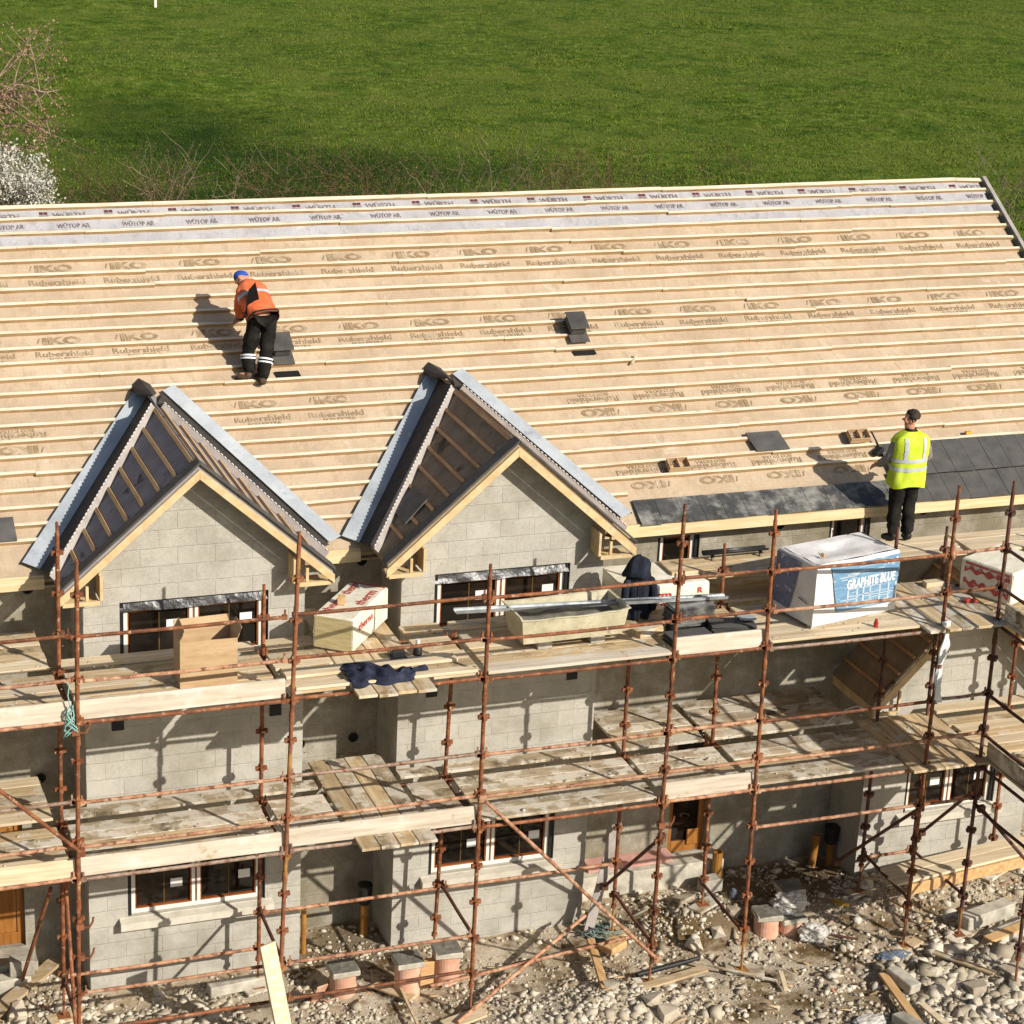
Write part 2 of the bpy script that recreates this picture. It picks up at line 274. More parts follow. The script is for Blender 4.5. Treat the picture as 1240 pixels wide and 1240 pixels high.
def rubble_mat():
    m, nt, b = nodes('rubble_stone')
    g = N(nt, 'ShaderNodeNewGeometry'); v = coords(nt, (1, 1, 1), False)
    c = ramp(nt, g.outputs['Random Per Island'], ['#857a67', '#a89d88', '#bfb4a0', '#d2c9b8', '#9b8d7b'], 0, 1)
    c = mix(nt, step(nt, noise_n(nt, v, 30, 5, .7), .45, .75), c, hx('#a0957f'))
    nt.links.new(c, b.inputs['Base Color']); b.inputs['Roughness'].default_value = .95; b.inputs['Specular IOR Level'].default_value = .2
    bump(nt, b, noise_n(nt, v, 70, 5, .7), .5, .01)
    return m
W['rubble'] = rubble_mat()

# ------------------------------------------------------------------ mesh helpers
def V(*a): return Vector(a)
class MB:
    def __init__(s): s.v = []; s.f = []; s.m = []
    def add(s, vs, fs, mat=0):
        o = len(s.v); s.v += [tuple(x) for x in vs]
        for f in fs: s.f.append([o + i for i in f]); s.m.append(mat)
        return s
    def box(s, c, d, R=None, mat=0):
        c = Vector(c); x, y, z = d[0] / 2, d[1] / 2, d[2] / 2
        p = [Vector((i * x, j * y, k * z)) for i in (-1, 1) for j in (-1, 1) for k in (-1, 1)]
        if R is not None: p = [R @ q for q in p]
        return s.add([c + q for q in p], [(0, 1, 3, 2), (4, 6, 7, 5), (0, 4, 5, 1), (2, 3, 7, 6), (0, 2, 6, 4), (1, 5, 7, 3)], mat)
    def bb(s, x0, x1, y0, y1, z0, z1, mat=0): return s.box(((x0 + x1) / 2, (y0 + y1) / 2, (z0 + z1) / 2), (abs(x1 - x0), abs(y1 - y0), abs(z1 - z0)), None, mat)
    def beam(s, p, q, w, h, up=(0, 0, 1), mat=0):
        p, q, up = Vector(p), Vector(q), Vector(up); d = (q - p); L = d.length; d.normalize()
        sd = d.cross(up).normalized(); u = sd.cross(d)
        R = Matrix((d, sd, u)).transposed()
        return s.box((p + q) / 2, (L, w, h), R, mat)
    def tube(s, p, q, r, n=10, r2=None, cap=True, mat=0):
        p, q = Vector(p), Vector(q); d = (q - p).normalized(); r2 = r if r2 is None else r2
        a = d.orthogonal().normalized(); b = d.cross(a)
        vs = [p + (a * math.cos(2 * PI * i / n) + b * math.sin(2 * PI * i / n)) * r for i in range(n)] + [q + (a * math.cos(2 * PI * i / n) + b * math.sin(2 * PI * i / n)) * r2 for i in range(n)]
        fs = [(i, (i + 1) % n, n + (i + 1) % n, n + i) for i in range(n)]
        if cap: fs += [tuple(range(n - 1, -1, -1)), tuple(range(n, 2 * n))]
        return s.add(vs, fs, mat)
    def path(s, pts, r, n=8, mat=0):
        pts = [Vector(p) for p in pts]; rings = []; a = None
        for i, p in enumerate(pts):
            d = (pts[min(i + 1, len(pts) - 1)] - pts[max(i - 1, 0)]).normalized()
            a = d.orthogonal().normalized() if a is None else (a - d * a.dot(d)).normalized()
            b = d.cross(a); rr = r[i] if isinstance(r, (list, tuple)) else r
            rings.append([p + (a * math.cos(2 * PI * k / n) + b * math.sin(2 * PI * k / n)) * rr for k in range(n)])
        return s.loft(rings, mat=mat)
    def loft(s, rings, cap=True, closed=True, mat=0):
        n = len(rings[0]); vs = [q for r in rings for q in r]; fs = []
        for i in range(len(rings) - 1):
            for k in range(n if closed else n - 1):
                fs.append((i * n + k, i * n + (k + 1) % n, (i + 1) * n + (k + 1) % n, (i + 1) * n + k))
        if cap and closed: fs += [tuple(range(n - 1, -1, -1)), tuple(range((len(rings) - 1) * n, len(rings) * n))]
        return s.add(vs, fs, mat)
    def prism(s, pts, off, mat=0):
        pts = [Vector(p) for p in pts]; off = Vector(off); n = len(pts)
        fs = [tuple(range(n)), tuple(range(2 * n - 1, n - 1, -1))] + [(i, n + i, n + (i + 1) % n, (i + 1) % n) for i in range(n)]
        return s.add(pts + [p + off for p in pts], fs, mat)
    def grid(s, fn, us, vs_, mat=0):
        n = len(vs_)
        return s.add([fn(u, v) for u in us for v in vs_], [(i * n + j, (i + 1) * n + j, (i + 1) * n + j + 1, i * n + j + 1) for i in range(len(us) - 1) for j in range(n - 1)], mat)
    def build(s, name, mats, parent=None, at=None, smooth=False, bevel=0., solid=0.):
        mats = mats if isinstance(mats, (list, tuple)) else [mats]
        o0 = Vector(at) if at is not None else (WL[parent] if parent is not None else Vector((0, 0, 0)))
        me = bpy.data.meshes.new(name); me.from_pydata([tuple(Vector(p) - o0) for p in s.v], [], s.f)
        for k in mats: me.materials.append(W[k] if isinstance(k, str) else k)
        if len(mats) > 1: me.polygons.foreach_set('material_index', s.m)
        fixn(me)
        if smooth: me.polygons.foreach_set('use_smooth', [True] * len(me.polygons))
        o = bpy.data.objects.new(name, me); COL.objects.link(o)
        if parent is not None:
            o.parent = parent; o.location = o0 - WL[parent]
        else: o.location = o0
        WL[o] = o0
        if bevel:
            b = o.modifiers.new('edge', 'BEVEL'); b.width = bevel; b.segments = 1; b.limit_method = 'ANGLE'; b.angle_limit = .6
        if solid:
            b = o.modifiers.new('thickness', 'SOLIDIFY'); b.thickness = solid
        return o
WL = {}
import bmesh
def fixn(me):
    bm = bmesh.new(); bm.from_mesh(me); bmesh.ops.recalc_face_normals(bm, faces=bm.faces); bm.to_mesh(me); bm.free()

def tag(o, label=None, cat=None, group=None, kind=None):
    if label: o['label'] = label
    if cat: o['category'] = cat
    if group: o['group'] = group
    if kind: o['kind'] = kind
    return o
def thing(name, at, label, cat, group=None, rz=0):
    o = bpy.data.objects.new(name, None); COL.objects.link(o); o.location = at; o.rotation_euler = (0, 0, rz); o.empty_display_size = .1
    WL[o] = Vector(at); return tag(o, label, cat, group)
def npmesh(name, verts, faces, mat, kind=None, smooth=False):
    """verts (n,3), faces (m,k) of one size"""
    me = bpy.data.meshes.new(name); k = faces.shape[1]
    me.vertices.add(len(verts)); me.vertices.foreach_set('co', verts.astype(np.float32).ravel())
    me.loops.add(faces.size); me.loops.foreach_set('vertex_index', faces.astype(np.int32).ravel())
    me.polygons.add(len(faces)); me.polygons.foreach_set('loop_start', (np.arange(len(faces)) * k).astype(np.int32))
    me.update(calc_edges=True); me.materials.append(W[mat])
    if smooth: me.polygons.foreach_set('use_smooth', [True] * len(me.polygons))
    o = bpy.data.objects.new(name, me); COL.objects.link(o); WL[o] = Vector((0, 0, 0))
    if kind: o['kind'] = kind
    return o

_txt = {}
def text_geo(body, bold=0.):
    """flat letters, scaled to a unit box: width 1, height 1, lower left at 0,0"""
    if (body, bold) in _txt: return _txt[(body, bold)]
    cu = bpy.data.curves.new('lettering_source', 'FONT'); cu.body = body; cu.offset = bold; cu.resolution_u = 2
    ob = bpy.data.objects.new('lettering_source', cu); COL.objects.link(ob)
    dg = bpy.context.evaluated_depsgraph_get(); me = bpy.data.meshes.new_from_object(ob.evaluated_get(dg))
    vs = [v.co.copy() for v in me.vertices]; fs = [tuple(p.vertices) for p in me.polygons]
    bpy.data.objects.remove(ob); bpy.data.curves.remove(cu); bpy.data.meshes.remove(me)
    x0 = min(v.x for v in vs); x1 = max(v.x for v in vs); y0 = min(v.y for v in vs); y1 = max(v.y for v in vs)
    r = ([((v.x - x0) / (x1 - x0), (v.y - y0) / (y1 - y0)) for v in vs], fs)
    _txt[(body, bold)] = r; return r
def add_text(mb, body, place, w, h, bold=0., mat=0, flip=False):
    """place(u, v) maps centred text coordinates (metres) to a point in the world"""
    vs, fs = text_geo(body, bold); k = -1 if flip else 1
    mb.add([place(k * (a - .5) * w, k * (b - .5) * h) for a, b in vs], fs, mat)

def skin_mesh(name, verts, edges, mats, parent, subsurf=2, fold=0.):
    """continuous organic surface grown along a skeleton; verts = [(point, radius)]"""
    o0 = WL[parent]
    me = bpy.data.meshes.new(name); me.from_pydata([tuple(Vector(p) - o0) for p, r in verts], edges, [])
    ob = bpy.data.objects.new(name, me); COL.objects.link(ob)
    ob.modifiers.new('skin', 'SKIN')
    for i, (p, r) in enumerate(verts):
        rr = r if isinstance(r, tuple) else (r, r); me.skin_vertices[0].data[i].radius = rr
    me.skin_vertices[0].data[0].use_root = True
    ss = ob.modifiers.new('smooth', 'SUBSURF'); ss.levels = subsurf; ss.render_levels = subsurf
    dg = bpy.context.evaluated_depsgraph_get(); dg.update()
    m2 = bpy.data.meshes.new_from_object(ob.evaluated_get(dg))
    bpy.data.objects.remove(ob); bpy.data.meshes.remove(me)
    if fold:
        for v in m2.vertices: v.co += v.normal * fold * (fb(v.co, 11, 3) + .6 * fb((v.co.x * 9, v.co.y * 9, v.co.z * 26), 1, 8))
    m2.materials.clear(); m2.materials.append(W[mats]); m2.name = name
    m2.polygons.foreach_set('use_smooth', [True] * len(m2.polygons))
    o = bpy.data.objects.new(name, m2); COL.objects.link(o); o.parent = parent; WL[o] = o0
    return o
def fb(p, s=1., seed=0.): return noise.noise(Vector(p) * s + Vector((seed, seed * 1.7, 0)))
# ------------------------------------------------------------------ world, sun, camera
SUND = Vector((-.64, 1., -.70)).normalized()          # direction the light travels
el = math.asin(-SUND.z); az = math.atan2(-SUND.x, -SUND.y)   # bearing of the sun, clockwise from +Y
wd = bpy.data.worlds.new('World'); S.world = wd; wd.use_nodes = True
nt = wd.node_tree; bg = nt.nodes['Background']; sky = nt.nodes.new('ShaderNodeTexSky'); sky.sky_type = 'NISHITA'
sky.sun_disc = False; sky.sun_elevation = el; sky.sun_rotation = az; sky.altitude = 50; sky.air_density = 1.; sky.dust_density = 1.6; sky.ozone_density = 1.
nt.links.new(sky.outputs[0], bg.inputs[0]); bg.inputs[1].default_value = SKY
sl = bpy.data.lights.new('sun', 'SUN'); sl.energy = SUN; sl.angle = math.radians(.5); sl.color = (1., .945, .86)
so = bpy.data.objects.new('sun', sl); COL.objects.link(so); so.rotation_euler = SUND.to_track_quat('-Z', 'Y').to_euler(); so.location = (20, -20, 30)
S.view_settings.view_transform = 'Standard'; S.view_settings.look = 'None'; S.view_settings.exposure = EXPO; S.view_settings.gamma = 1; S.view_settings.use_curve_mapping = False
yaw, pit, rol, F = .3678, -.34131, .04759, 2712.6
fw = Vector((math.sin(yaw) * math.cos(pit), math.cos(yaw) * math.cos(pit), math.sin(pit)))
rt = Vector((math.cos(yaw), -math.sin(yaw), 0)); up = rt.cross(fw)
r2 = rt * math.cos(rol) + up * math.sin(rol); u2 = up * math.cos(rol) - rt * math.sin(rol)
cd = bpy.data.cameras.new('camera'); cam = bpy.data.objects.new('camera', cd); COL.objects.link(cam); S.camera = cam
cam.matrix_world = Matrix(((r2.x, u2.x, -fw.x, -5.713), (r2.y, u2.y, -fw.y, -24.393), (r2.z, u2.z, -fw.z, 15.229), (0, 0, 0, 1)))
cd.sensor_width = 36; cd.lens = 36 * F / 1240; cd.clip_end = 5000; cd.clip_start = .5

# ------------------------------------------------------------------ ground
def sm(e0, e1, x):
    t = max(0., min(1., (x - e0) / (e1 - e0))); return t * t * (3 - 2 * t)
def bell(x, y, cx, cy, rx, ry, h): return h * math.exp(-((x - cx) / rx) ** 2 - ((y - cy) / ry) ** 2)
def gz(x, y):
    a = sm(.9, -.5, y)
    h = .05 * fb((x, y, 0), .7, 3) + .035 * fb((x, y, 0), 2.3, 9) + .016 * fb((x, y, 0), 7, 1)
    h += bell(x, y, 4.2, -2.2, 1.0, .6, .22) + bell(x, y, 6.3, -.5, .7, .55, .26) + bell(x, y, 9.8, -.4, 1.2, .5, .15) + bell(x, y, -.6, -1.3, 1.2, .6, .12) + bell(x, y, 8.0, .2, 1.0, .4, .12)
    return h * max(a, .25) - .02
def fz(x, y):
    h = .5 * fb((x, y, 0), .03, 4) + .22 * fb((x, y, 0), .09, 8) + .12 * fb((x, y, 0), .3, 2)
    # a hollow in the pasture: its near slope turns away from the sun
    dx, dy = x - 12.2, y - 57.5; q = dx + .30 * dy
    h -= .5 * math.exp(-(q / 4.6) ** 2 - (dy / 7.5) ** 2)
    h += .55 * math.exp(-((x - 13.) / 5.5) ** 2 - ((y - 72) / 5.) ** 2)
    return h * sm(20, 34, y) - .1
xs = [-900, -400, -150, -60, -30] + list(np.arange(-20, 100, .9)) + [110, 150, 300, 900]
ys = [-400, -120, -40, 5, 20] + list(np.arange(30, 112, .8)) + [120, 150, 220, 400, 1500]
MB().grid(lambda x, y: (x, y, fz(x, y)), xs, ys).build('grass_field', 'field', smooth=True)['kind'] = 'structure'
xs = [-40, -20, -10, -6] + list(np.arange(-5, 14.5, .07)) + [16, 20, 26]
ys = [-24, -16, -10] + list(np.arange(-7, 1.2, .07)) + [2, 5, 9, 13, 18]
MB().grid(lambda x, y: (x, y, gz(x, y) if -24 < y < 18 and -40 < x < 26 else -.3), xs, ys).build('site_ground', 'soil', smooth=True)['kind'] = 'structure'

# grass blades on the part of the field that can be seen
n = 62000
yy = 38 + 62 * rng.random(n) ** 1.15; lo = -5.7 + .085 * (yy + 24.4); hi = -5.7 + .70 * (yy + 24.4)
xx = lo + (hi - lo) * rng.random(n)
vs, fs = [], []
for i in range(n):
    x, y = float(xx[i]), float(yy[i]); z = fz(x, y); cl = .5 + .5 * fb((x, y, 0), .5, 7)
    tall = 1.0 + 1.4 * sm(.60, .9, .5 + .5 * fb((x, y, 0), .16, 21))
    for k in range(3):
        h = (.03 + .075 * random.random() * (.4 + cl)) * tall; a = random.random() * 6.28; w = .016 + .014 * random.random(); l = h * (.3 + .8 * random.random()); b = random.random() * 6.28
        ox, oy = x + random.gauss(0, .09), y + random.gauss(0, .09)
        o = len(vs); vs += [(ox - w * math.cos(a), oy - w * math.sin(a), z - .02), (ox + w * math.cos(a), oy + w * math.sin(a), z - .02), (ox + l * math.cos(b), oy + l * math.sin(b), z + h)]; fs.append((o, o + 1, o + 2))
npmesh('grass', np.array(vs), np.array(fs), 'blade', 'stuff')

# ------------------------------------------------------------------ rubble
protos = []
for k in range(16):
    bm = bmesh.new(); sc = Vector((1, .55 + .4 * random.random(), .4 + .4 * random.random()))
    for q in range(8):
        d = Vector(((q & 1) * 2 - 1, (q >> 1 & 1) * 2 - 1, (q >> 2 & 1) * 2 - 1)) * .62; d += Vector((random.gauss(0, .24), random.gauss(0, .24), random.gauss(0, .24))); bm.verts.new([d[i] * sc[i] for i in range(3)])
    r_ = bmesh.ops.convex_hull(bm, input=bm.verts); bmesh.ops.delete(bm, geom=[e for e in r_['geom_interior'] if isinstance(e, bmesh.types.BMVert)], context='VERTS')
    bmesh.ops.triangulate(bm, faces=bm.faces); bmesh.ops.recalc_face_normals(bm, faces=bm.faces); bm.verts.index_update(); bm.verts.ensure_lookup_table()
    protos.append((np.array([v.co[:] for v in bm.verts]), np.array([[v.index for v in f.verts] for f in bm.faces])))
    bm.free()
def dens(x, y):
    d = .16
    d += bell(x, y, 10.2, -3.0, 2.2, 1.1, 1.1) + bell(x, y, 4.1, -2.3, 1.1, .7, 1.2) + bell(x, y, -1.5, -.9, 1.6, .6, .8) + bell(x, y, 6.2, -.1, .8, .5, .7)
    d += bell(x, y, 8., -3.9, 2.5, .6, .5) + bell(x, y, .4, -1.5, 1., .5, .3) + bell(x, y, 10, -.2, 1.5, .4, .5)
    d *= .25 + 1.5 * max(0, .35 + fb((x, y, 0), 1.2, 5))
    return min(1., d)
RV, RF, off, cnt = [], [], 0, 0
while cnt < 21000:
    x = random.uniform(-4.6, 13.5); y = -5.8 * random.random() ** 1.1 + .75
    for (a, b) in ((-1.63, 1.05), (2.28, 4.96), (9.1, 11.78)):
        if a - .05 < x < b + .05 and y > -.05: y = -99
    if y < -9 or random.random() > dens(x, y): continue
    big = bell(x, y, 10.2, -3.0, 2.6, 1.6, 1) + .4 * bell(x, y, -1.5, -1, 2, .8, 1)
    r = min(.17, .013 + .015 * random.expovariate(1) + (.55 * dens(x, y) + big) * .024 * random.expovariate(1.0))
    pv, pf = protos[random.randrange(16)]
    M3 = np.array(Matrix.Rotation(random.random() * 6.28, 3, 'Z') @ Matrix.Rotation(random.gauss(0, .5), 3, 'X'))
    RV.append(pv * r @ M3.T + np.array([x, y, gz(x, y) + r * .04])); RF.append(pf + off); off += len(pv); cnt += 1
npmesh('rubble', np.vstack(RV), np.vstack(RF), 'rubble', 'stuff')

RV, RF, off = [], [], 0                                  # splinters, laths and chips trodden into the ground
for i in range(420):
    x = random.uniform(-3.5, 12.5); y = random.uniform(-4.8, -.1); L_ = random.uniform(.04, .26); w_ = random.uniform(.012, .05); t_ = random.uniform(.008, .025)
    R = Matrix.Rotation(random.random() * 6.28, 3, 'Z') @ Matrix.Rotation(random.gauss(0, .2), 3, 'Y'); c = Vector((x, y, gz(x, y) + .018))
    RV += [(c + R @ Vector((a * L_ / 2, b * w_ / 2 * (1 - .3 * a), d * t_ / 2)))[:] for a in (-1, 1) for b in (-1, 1) for d in (-1, 1)]; RF += [[off + q for q in f] for f in ((0, 1, 3, 2), (4, 6, 7, 5), (0, 4, 5, 1), (2, 3, 7, 6), (0, 2, 6, 4), (1, 5, 7, 3))]; off += 8
npmesh('wood_scraps', np.array(RV), np.array(RF), 'scrap', 'stuff')

# ------------------------------------------------------------------ the terrace under construction
HC, HS = .8548, .5185
def RP(x, s, h=0.): return Vector((x, .6 + s * HC - h * HS, 5.37 + s * HS + h * HC))
def mem_h(x, s): return .008 * fb((x, s, 0), 2.6, 2) + .005 * fb((x * .6, s * 3, 0), 3, 6) + .004 * fb((x * 3, s * 2, 0), 2, 9)
SL = 6.303; XR = 13.66; XL = -8.
house = thing('terraced_house', (3.6, .85, 0), 'half built grey concrete block terrace with gabled bays under a battened tan roof', 'house')

def holes_wall(mb, x0, x1, z0, z1, y0, y1, holes):
    X = sorted({x0, x1} | {a for h in holes for a in h[:2]}); Z = sorted({z0, z1} | {a for h in holes for a in h[2:4]})
    for i in range(len(X) - 1):
        run = None
        for j in range(len(Z) - 1):
            cx, cz = (X[i] + X[i + 1]) / 2, (Z[j] + Z[j + 1]) / 2
            if any(h[0] < cx < h[1] and h[2] < cz < h[3] for h in holes):
                if run is not None: mb.bb(X[i], X[i + 1], y0, y1, run, Z[j]); run = None
            elif run is None: run = Z[j]
        if run is not None: mb.bb(X[i], X[i + 1], y0, y1, run, z1)

BAYS = [(-1.63, 1.05, -.31), (2.28, 4.96, 3.62)]
YM = .85
# main wall, running behind the bays
mw = MB(); smalls = [(6.10, 6.71, 4.2, 5.09), (8.65, 9.28, 4.2, 5.13)]
doors = [(-3.05, -2.29, .30, 2.35), (6.57, 7.15, .30, 2.35)]
holes_wall(mw, XL, 13.5, -.3, 5.30, YM, YM + .3, smalls + doors)
mw.prism([(13.2, YM + .01, 5.30), (13.2, 11.1, 5.30), (13.2, 6.0, 8.45)], (.3, 0, 0)); mw.bb(13.2, 13.5, YM + .31, 11.1, -.3, 5.295); mw.bb(XL, 13.19, 10.9, 11.1, -.3, 5.3)
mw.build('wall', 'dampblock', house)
WINS = []
for bi, (a, b, xc) in enumerate(BAYS):
    m = MB(); up_ = (a + .43, b - .45, 4.40, 5.20); gr = (a + .48, b - .46, 1.0, 2.15)
    holes_wall(m, a, b, -.3, 5.44, 0, .25, [up_, gr])
    m.prism([(a, .0, 5.44), (a, .0, 5.64), (xc, .0, 6.83), (b, .0, 5.64), (b, .0, 5.44)], (0, .25, 0))
    m.bb(a, a + .25, .25, YM, -.3, 5.5); m.bb(b - .25, b, .25, YM, -.3, 5.5)
    m.build('bay_wall', 'block', house); WINS += [(up_, False), (gr, True)]
# the lower bay at the right
m = MB(); gr = (9.78, 11.24, .95, 2.15); holes_wall(m, 9.10, 11.78, -.3, 2.82, 0, .25, [gr])
m.prism([(9.10, 0, 2.82), (9.10, 0, 2.92), (10.44, 0, 4.28), (11.78, 0, 2.92), (11.78, 0, 2.82)], (0, .25, 0))
m.bb(9.10, 9.35, .25, YM, -.3, 2.9); m.bb(11.53, 11.78, .25, YM, -.3, 2.9); m.build('bay_wall', 'block', house); WINS.append((gr, True))

def window(x0, x1, z0, z1, Y, sill, lights=2, dpc=True, stickers=True):
    f = MB(); yf = Y + .07; t = .055; hd = .11 if dpc else 0.
    zt = z1 - hd
    f.bb(x0 + .05, x0 + .05 + t, yf, yf + .07, z0, zt); f.bb(x1 - .05 - t, x1 - .05, yf, yf + .07, z0, zt)
    f.bb(x0 + .05 + t, x1 - .05 - t, yf, yf + .07, z0, z0 + t); f.bb(x0 + .05 + t, x1 - .05 - t, yf, yf + .07, zt - .03, zt)
    xm = (x0 + x1) / 2
    if lights == 2:
        f.bb(xm - .055, xm - .012, yf, yf + .07, z0 + t, zt - .03); f.bb(xm + .012, xm + .055, yf, yf + .07, z0 + t, zt - .03)
    w = f.build('window', 'white', house, bevel=.004)
    # inner brown sash lining and the tape down the middle of every light
    g = MB(); cells = [(x0 + .05 + t, xm - .055), (xm + .055, x1 - .05 - t)] if lights == 2 else [(x0 + .05 + t, x1 - .05 - t)]
    for a, b in cells:
        g.bb(a, a + .016, yf + .012, yf + .06, z0 + t, zt - .03); g.bb(b - .016, b, yf + .012, yf + .06, z0 + t, zt - .03)
        g.bb(a + .03, b - .03, yf + .012, yf + .06, z0 + t, z0 + t + .016); g.bb(a + .03, b - .03, yf + .012, yf + .06, zt - .06, zt - .03)
    if lights == 2: g.bb(xm - .012, xm + .012, yf + .012, yf + .07, z0 + t, zt - .03)
    g.build('sash', 'brownfr', w)
    for i, (a, b) in enumerate(cells):
        MB().bb(a + .03, b - .03, yf + .04, yf + .048, z0 + t + .03, zt - .06).build('pane', 'glass', w)
        if lights == 2:
            c = a + (b - a) * .52
            MB().bb(c - .005, c + .005, yf + .035, yf + .039, z0 + t + .03, zt - .06).build('glazing_strip', 'ochre', w)
        if stickers:
            c = a + (b - a) * (.74 if i == 0 else .80); zc = zt - .26 if z0 > 3 else 1.34
            MB().bb(c - .075, c + .075, yf + .033, yf + .037, zc - .06, zc + .06).build('sticker', 'sticker', w)
    if dpc:
        d = MB(); d.grid(lambda u, v: (u, Y + .012 + .05 * (1 - v) * (1.) + .012 * fb((u * 5, v * 2, z0), 1), z1 - .008 - v * (hd + .015) + .022 * fb((u * 2.5, 0, z0), 1) * v), list(np.linspace(x0 + .005, x1 - .005, 60)), [0, .25, .5, .75, 1])
        d.build('damp_proof_film', 'dpc', w, smooth=True)
    for a, b in ((x0, x0 + .05), (x1 - .05, x1)): MB().bb(a, b, Y + .03, Y + .2, z0, z1 - .01).build('cavity_closer', 'blackplas', w)
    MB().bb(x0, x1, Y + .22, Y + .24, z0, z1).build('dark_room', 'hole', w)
    if sill:
        MB().prism([(x0 - .11, Y + .06, z0), (x0 - .11, Y - .12, z0 - .03), (x0 - .11, Y - .12, z0 - .13), (x0 - .11, Y - .002, z0 - .13), (x0 - .11, Y - .002, z0 - .002), (x0 - .11, Y + .06, z0 - .002)], (x1 - x0 + .2, 0, 0)).build('sill', 'sillc', w, bevel=.006)
for (a, b, c, d), s_ in WINS: window(a, b, c, d, 0, s_)
for (a, b, c, d) in smalls: window(a, b, c, d, YM, False, 1, False, False)
for k, (a, b, c, d) in enumerate(doors):
    y = YM + .08; f = MB(); f.bb(a, a + .09, y, y + .08, c, d); f.bb(b - .09, b, y, y + .08, c, d); f.bb(a + .09, b - .09, y, y + .08, c, c + .16); f.bb(a + .09, b - .09, y, y + .08, d - .1, d)
    if k == 0: f.bb(a + .09, b - .09, y + .02, y + .06, c + .16, d - .1)
    o = f.build('door', 'door', house, bevel=.004)
    if k: MB().bb(a + .09, b - .09, y + .03, y + .04, c + .16, d - .1).build('pane', 'glass', o); MB().bb(b - .26, b - .09, y - .03, y - .002, c + .1, c + .34).build('mail_flap', 'door', o, bevel=.01)
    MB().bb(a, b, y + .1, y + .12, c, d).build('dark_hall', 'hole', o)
# plinth, step and the strip of insulation over it
MB().bb(5.0, 7.3, .5, YM - .002, -.3, .33).build('plinth', 'conc', house, bevel=.01); MB().bb(-4.5, -2.2, .45, YM - .002, -.3, .28).build('plinth', 'conc', house, bevel=.01)
MB().bb(5.3, 6.56, .62, YM - .004, .335, .43).build('insulation_strip', 'pinkfoam', house)
# pipe sleeves and small square wall vents
for x, z in ((-2.14, 5.14), (2.02, 5.13), (7.89, 5.13), (10.09, 5.155), (1.96, 2.69), (-2.05, 2.62), (1.25, 2.68), (7.95, 2.52)):
    m = MB(); n_ = 14
    r1 = [(x + .068 * math.cos(2 * PI * i / n_), YM - .012, z + .068 * math.sin(2 * PI * i / n_)) for i in range(n_)]
    r0 = [(x + .055 * math.cos(2 * PI * i / n_), YM - .012, z + .055 * math.sin(2 * PI * i / n_)) for i in range(n_)]
    rb = [(x + .055 * math.cos(2 * PI * i / n_), YM - .002, z + .055 * math.sin(2 * PI * i / n_)) for i in range(n_)]
    ro = [(p[0], YM + .01, p[2]) for p in r1]
    m.loft([ro, r1, r0, rb], cap=False); m.add(rb, [tuple(range(n_))], 1); m.build('pipe_sleeve', ['blackplas', 'hole'], house)
for x, z in ((-1.24, 3.63), (.70, 3.60), (2.72, 3.62), (4.62, 3.65)):
    MB().bb(x - .075, x + .075, -.012, .01, z - .075, z + .075).build('wall_vent', 'blackplas', house, bevel=.006)

# main roof
front = MB().grid(lambda x, s: RP(x, s, mem_h(x, s)), list(np.arange(XL, XR, .10)) + [XR], list(np.linspace(-.02, 5.56, 72))).build('roof_membrane', 'mem', house, smooth=True)
MB().grid(lambda x, s: RP(x, s, .008 + mem_h(x, s)), list(np.arange(XL, XR, .16)) + [XR], list(np.linspace(5.50, 6.29, 8))).build('ridge_membrane', 'memgrey', house, smooth=True)
MB().prism([RP(XL, 6.30, -.04), (XL, 11.4, 5.33), (XL, 11.4, 5.25), RP(XL, 6.2, -.16), RP(XL, 0, -.12), RP(XL, 0, -.04)], (XR - XL, 0, 0)).build('roof_deck', 'deckwood', house)
def vx(y, side):                                         # outer edge of the valley sheets, from the bay centre
    return (-.13 - (2.95 - y) * .80 if side < 0 else .41 + (3.03 - y) * .703)
bt = MB()
def batten(x0, x1, s, w=.044, t=.050):
    x = x0
    while x < x1 - .02:
        L = min(x1 - x, random.choice((3.0, 3.6, 4.2, 4.8)) + random.uniform(-.3, .3)); jo = random.gauss(0, .006); tw = random.gauss(0, .004)
        nseg = max(2, int(L / .5)); rings = []
        for k in range(nseg + 1):
            xx_ = x + (L - .004) * k / nseg; ss = s + jo + tw * (k / nseg - .5) * 4 + .003 * fb((xx_, s, 0), .9, 3); h0 = .004 + .003 * fb((xx_, s, 1), 1.2)
            rings.append([RP(xx_, ss - w / 2, h0), RP(xx_, ss + w / 2, h0), RP(xx_, ss + w / 2, h0 + t), RP(xx_, ss - w / 2, h0 + t)])
        o_ = len(bt.f); bt.loft(rings)
        for q in range(nseg): bt.m[o_ + q * 4 + 3] = 1  # down-slope face takes the colour with painted shade
        x += L
SB = [.53 + .2619 * i for i in range(22)]
for s in SB + [6.265]:
    y = .6 + s * HC; cuts = []
    if y < 3.05:
        for _, _, xc in BAYS: cuts.append((xc + vx(y, -1) + .01, xc + vx(y, 1) - .01))
    x = XL
    for a, b in cuts: batten(x, a, s); x = b
    x1 = XR - .03
    if s < .95: x1 = 9.62 if s > .6 else 5.7
    if x < x1: batten(x, x1, s, *( (.07, .05) if s > 6.2 else ()))
bt.build('roof_battens', ['batten', 'battenshade'], house)
for x0, x1 in ((XL, -1.98), (1.36, 1.92), (5.30, XR)):
    fa = MB(); fa.bb(x0, x1, .555, .58, 5.235, 5.375); fa.bb(x0, x1, .582, .62, 5.34, 5.40); fa.build('fascia', 'fascia', house, bevel=.004)
MB().bb(XL, 13.5, .59, YM - .003, 5.24, 5.26).build('soffit', 'deckwood', house)
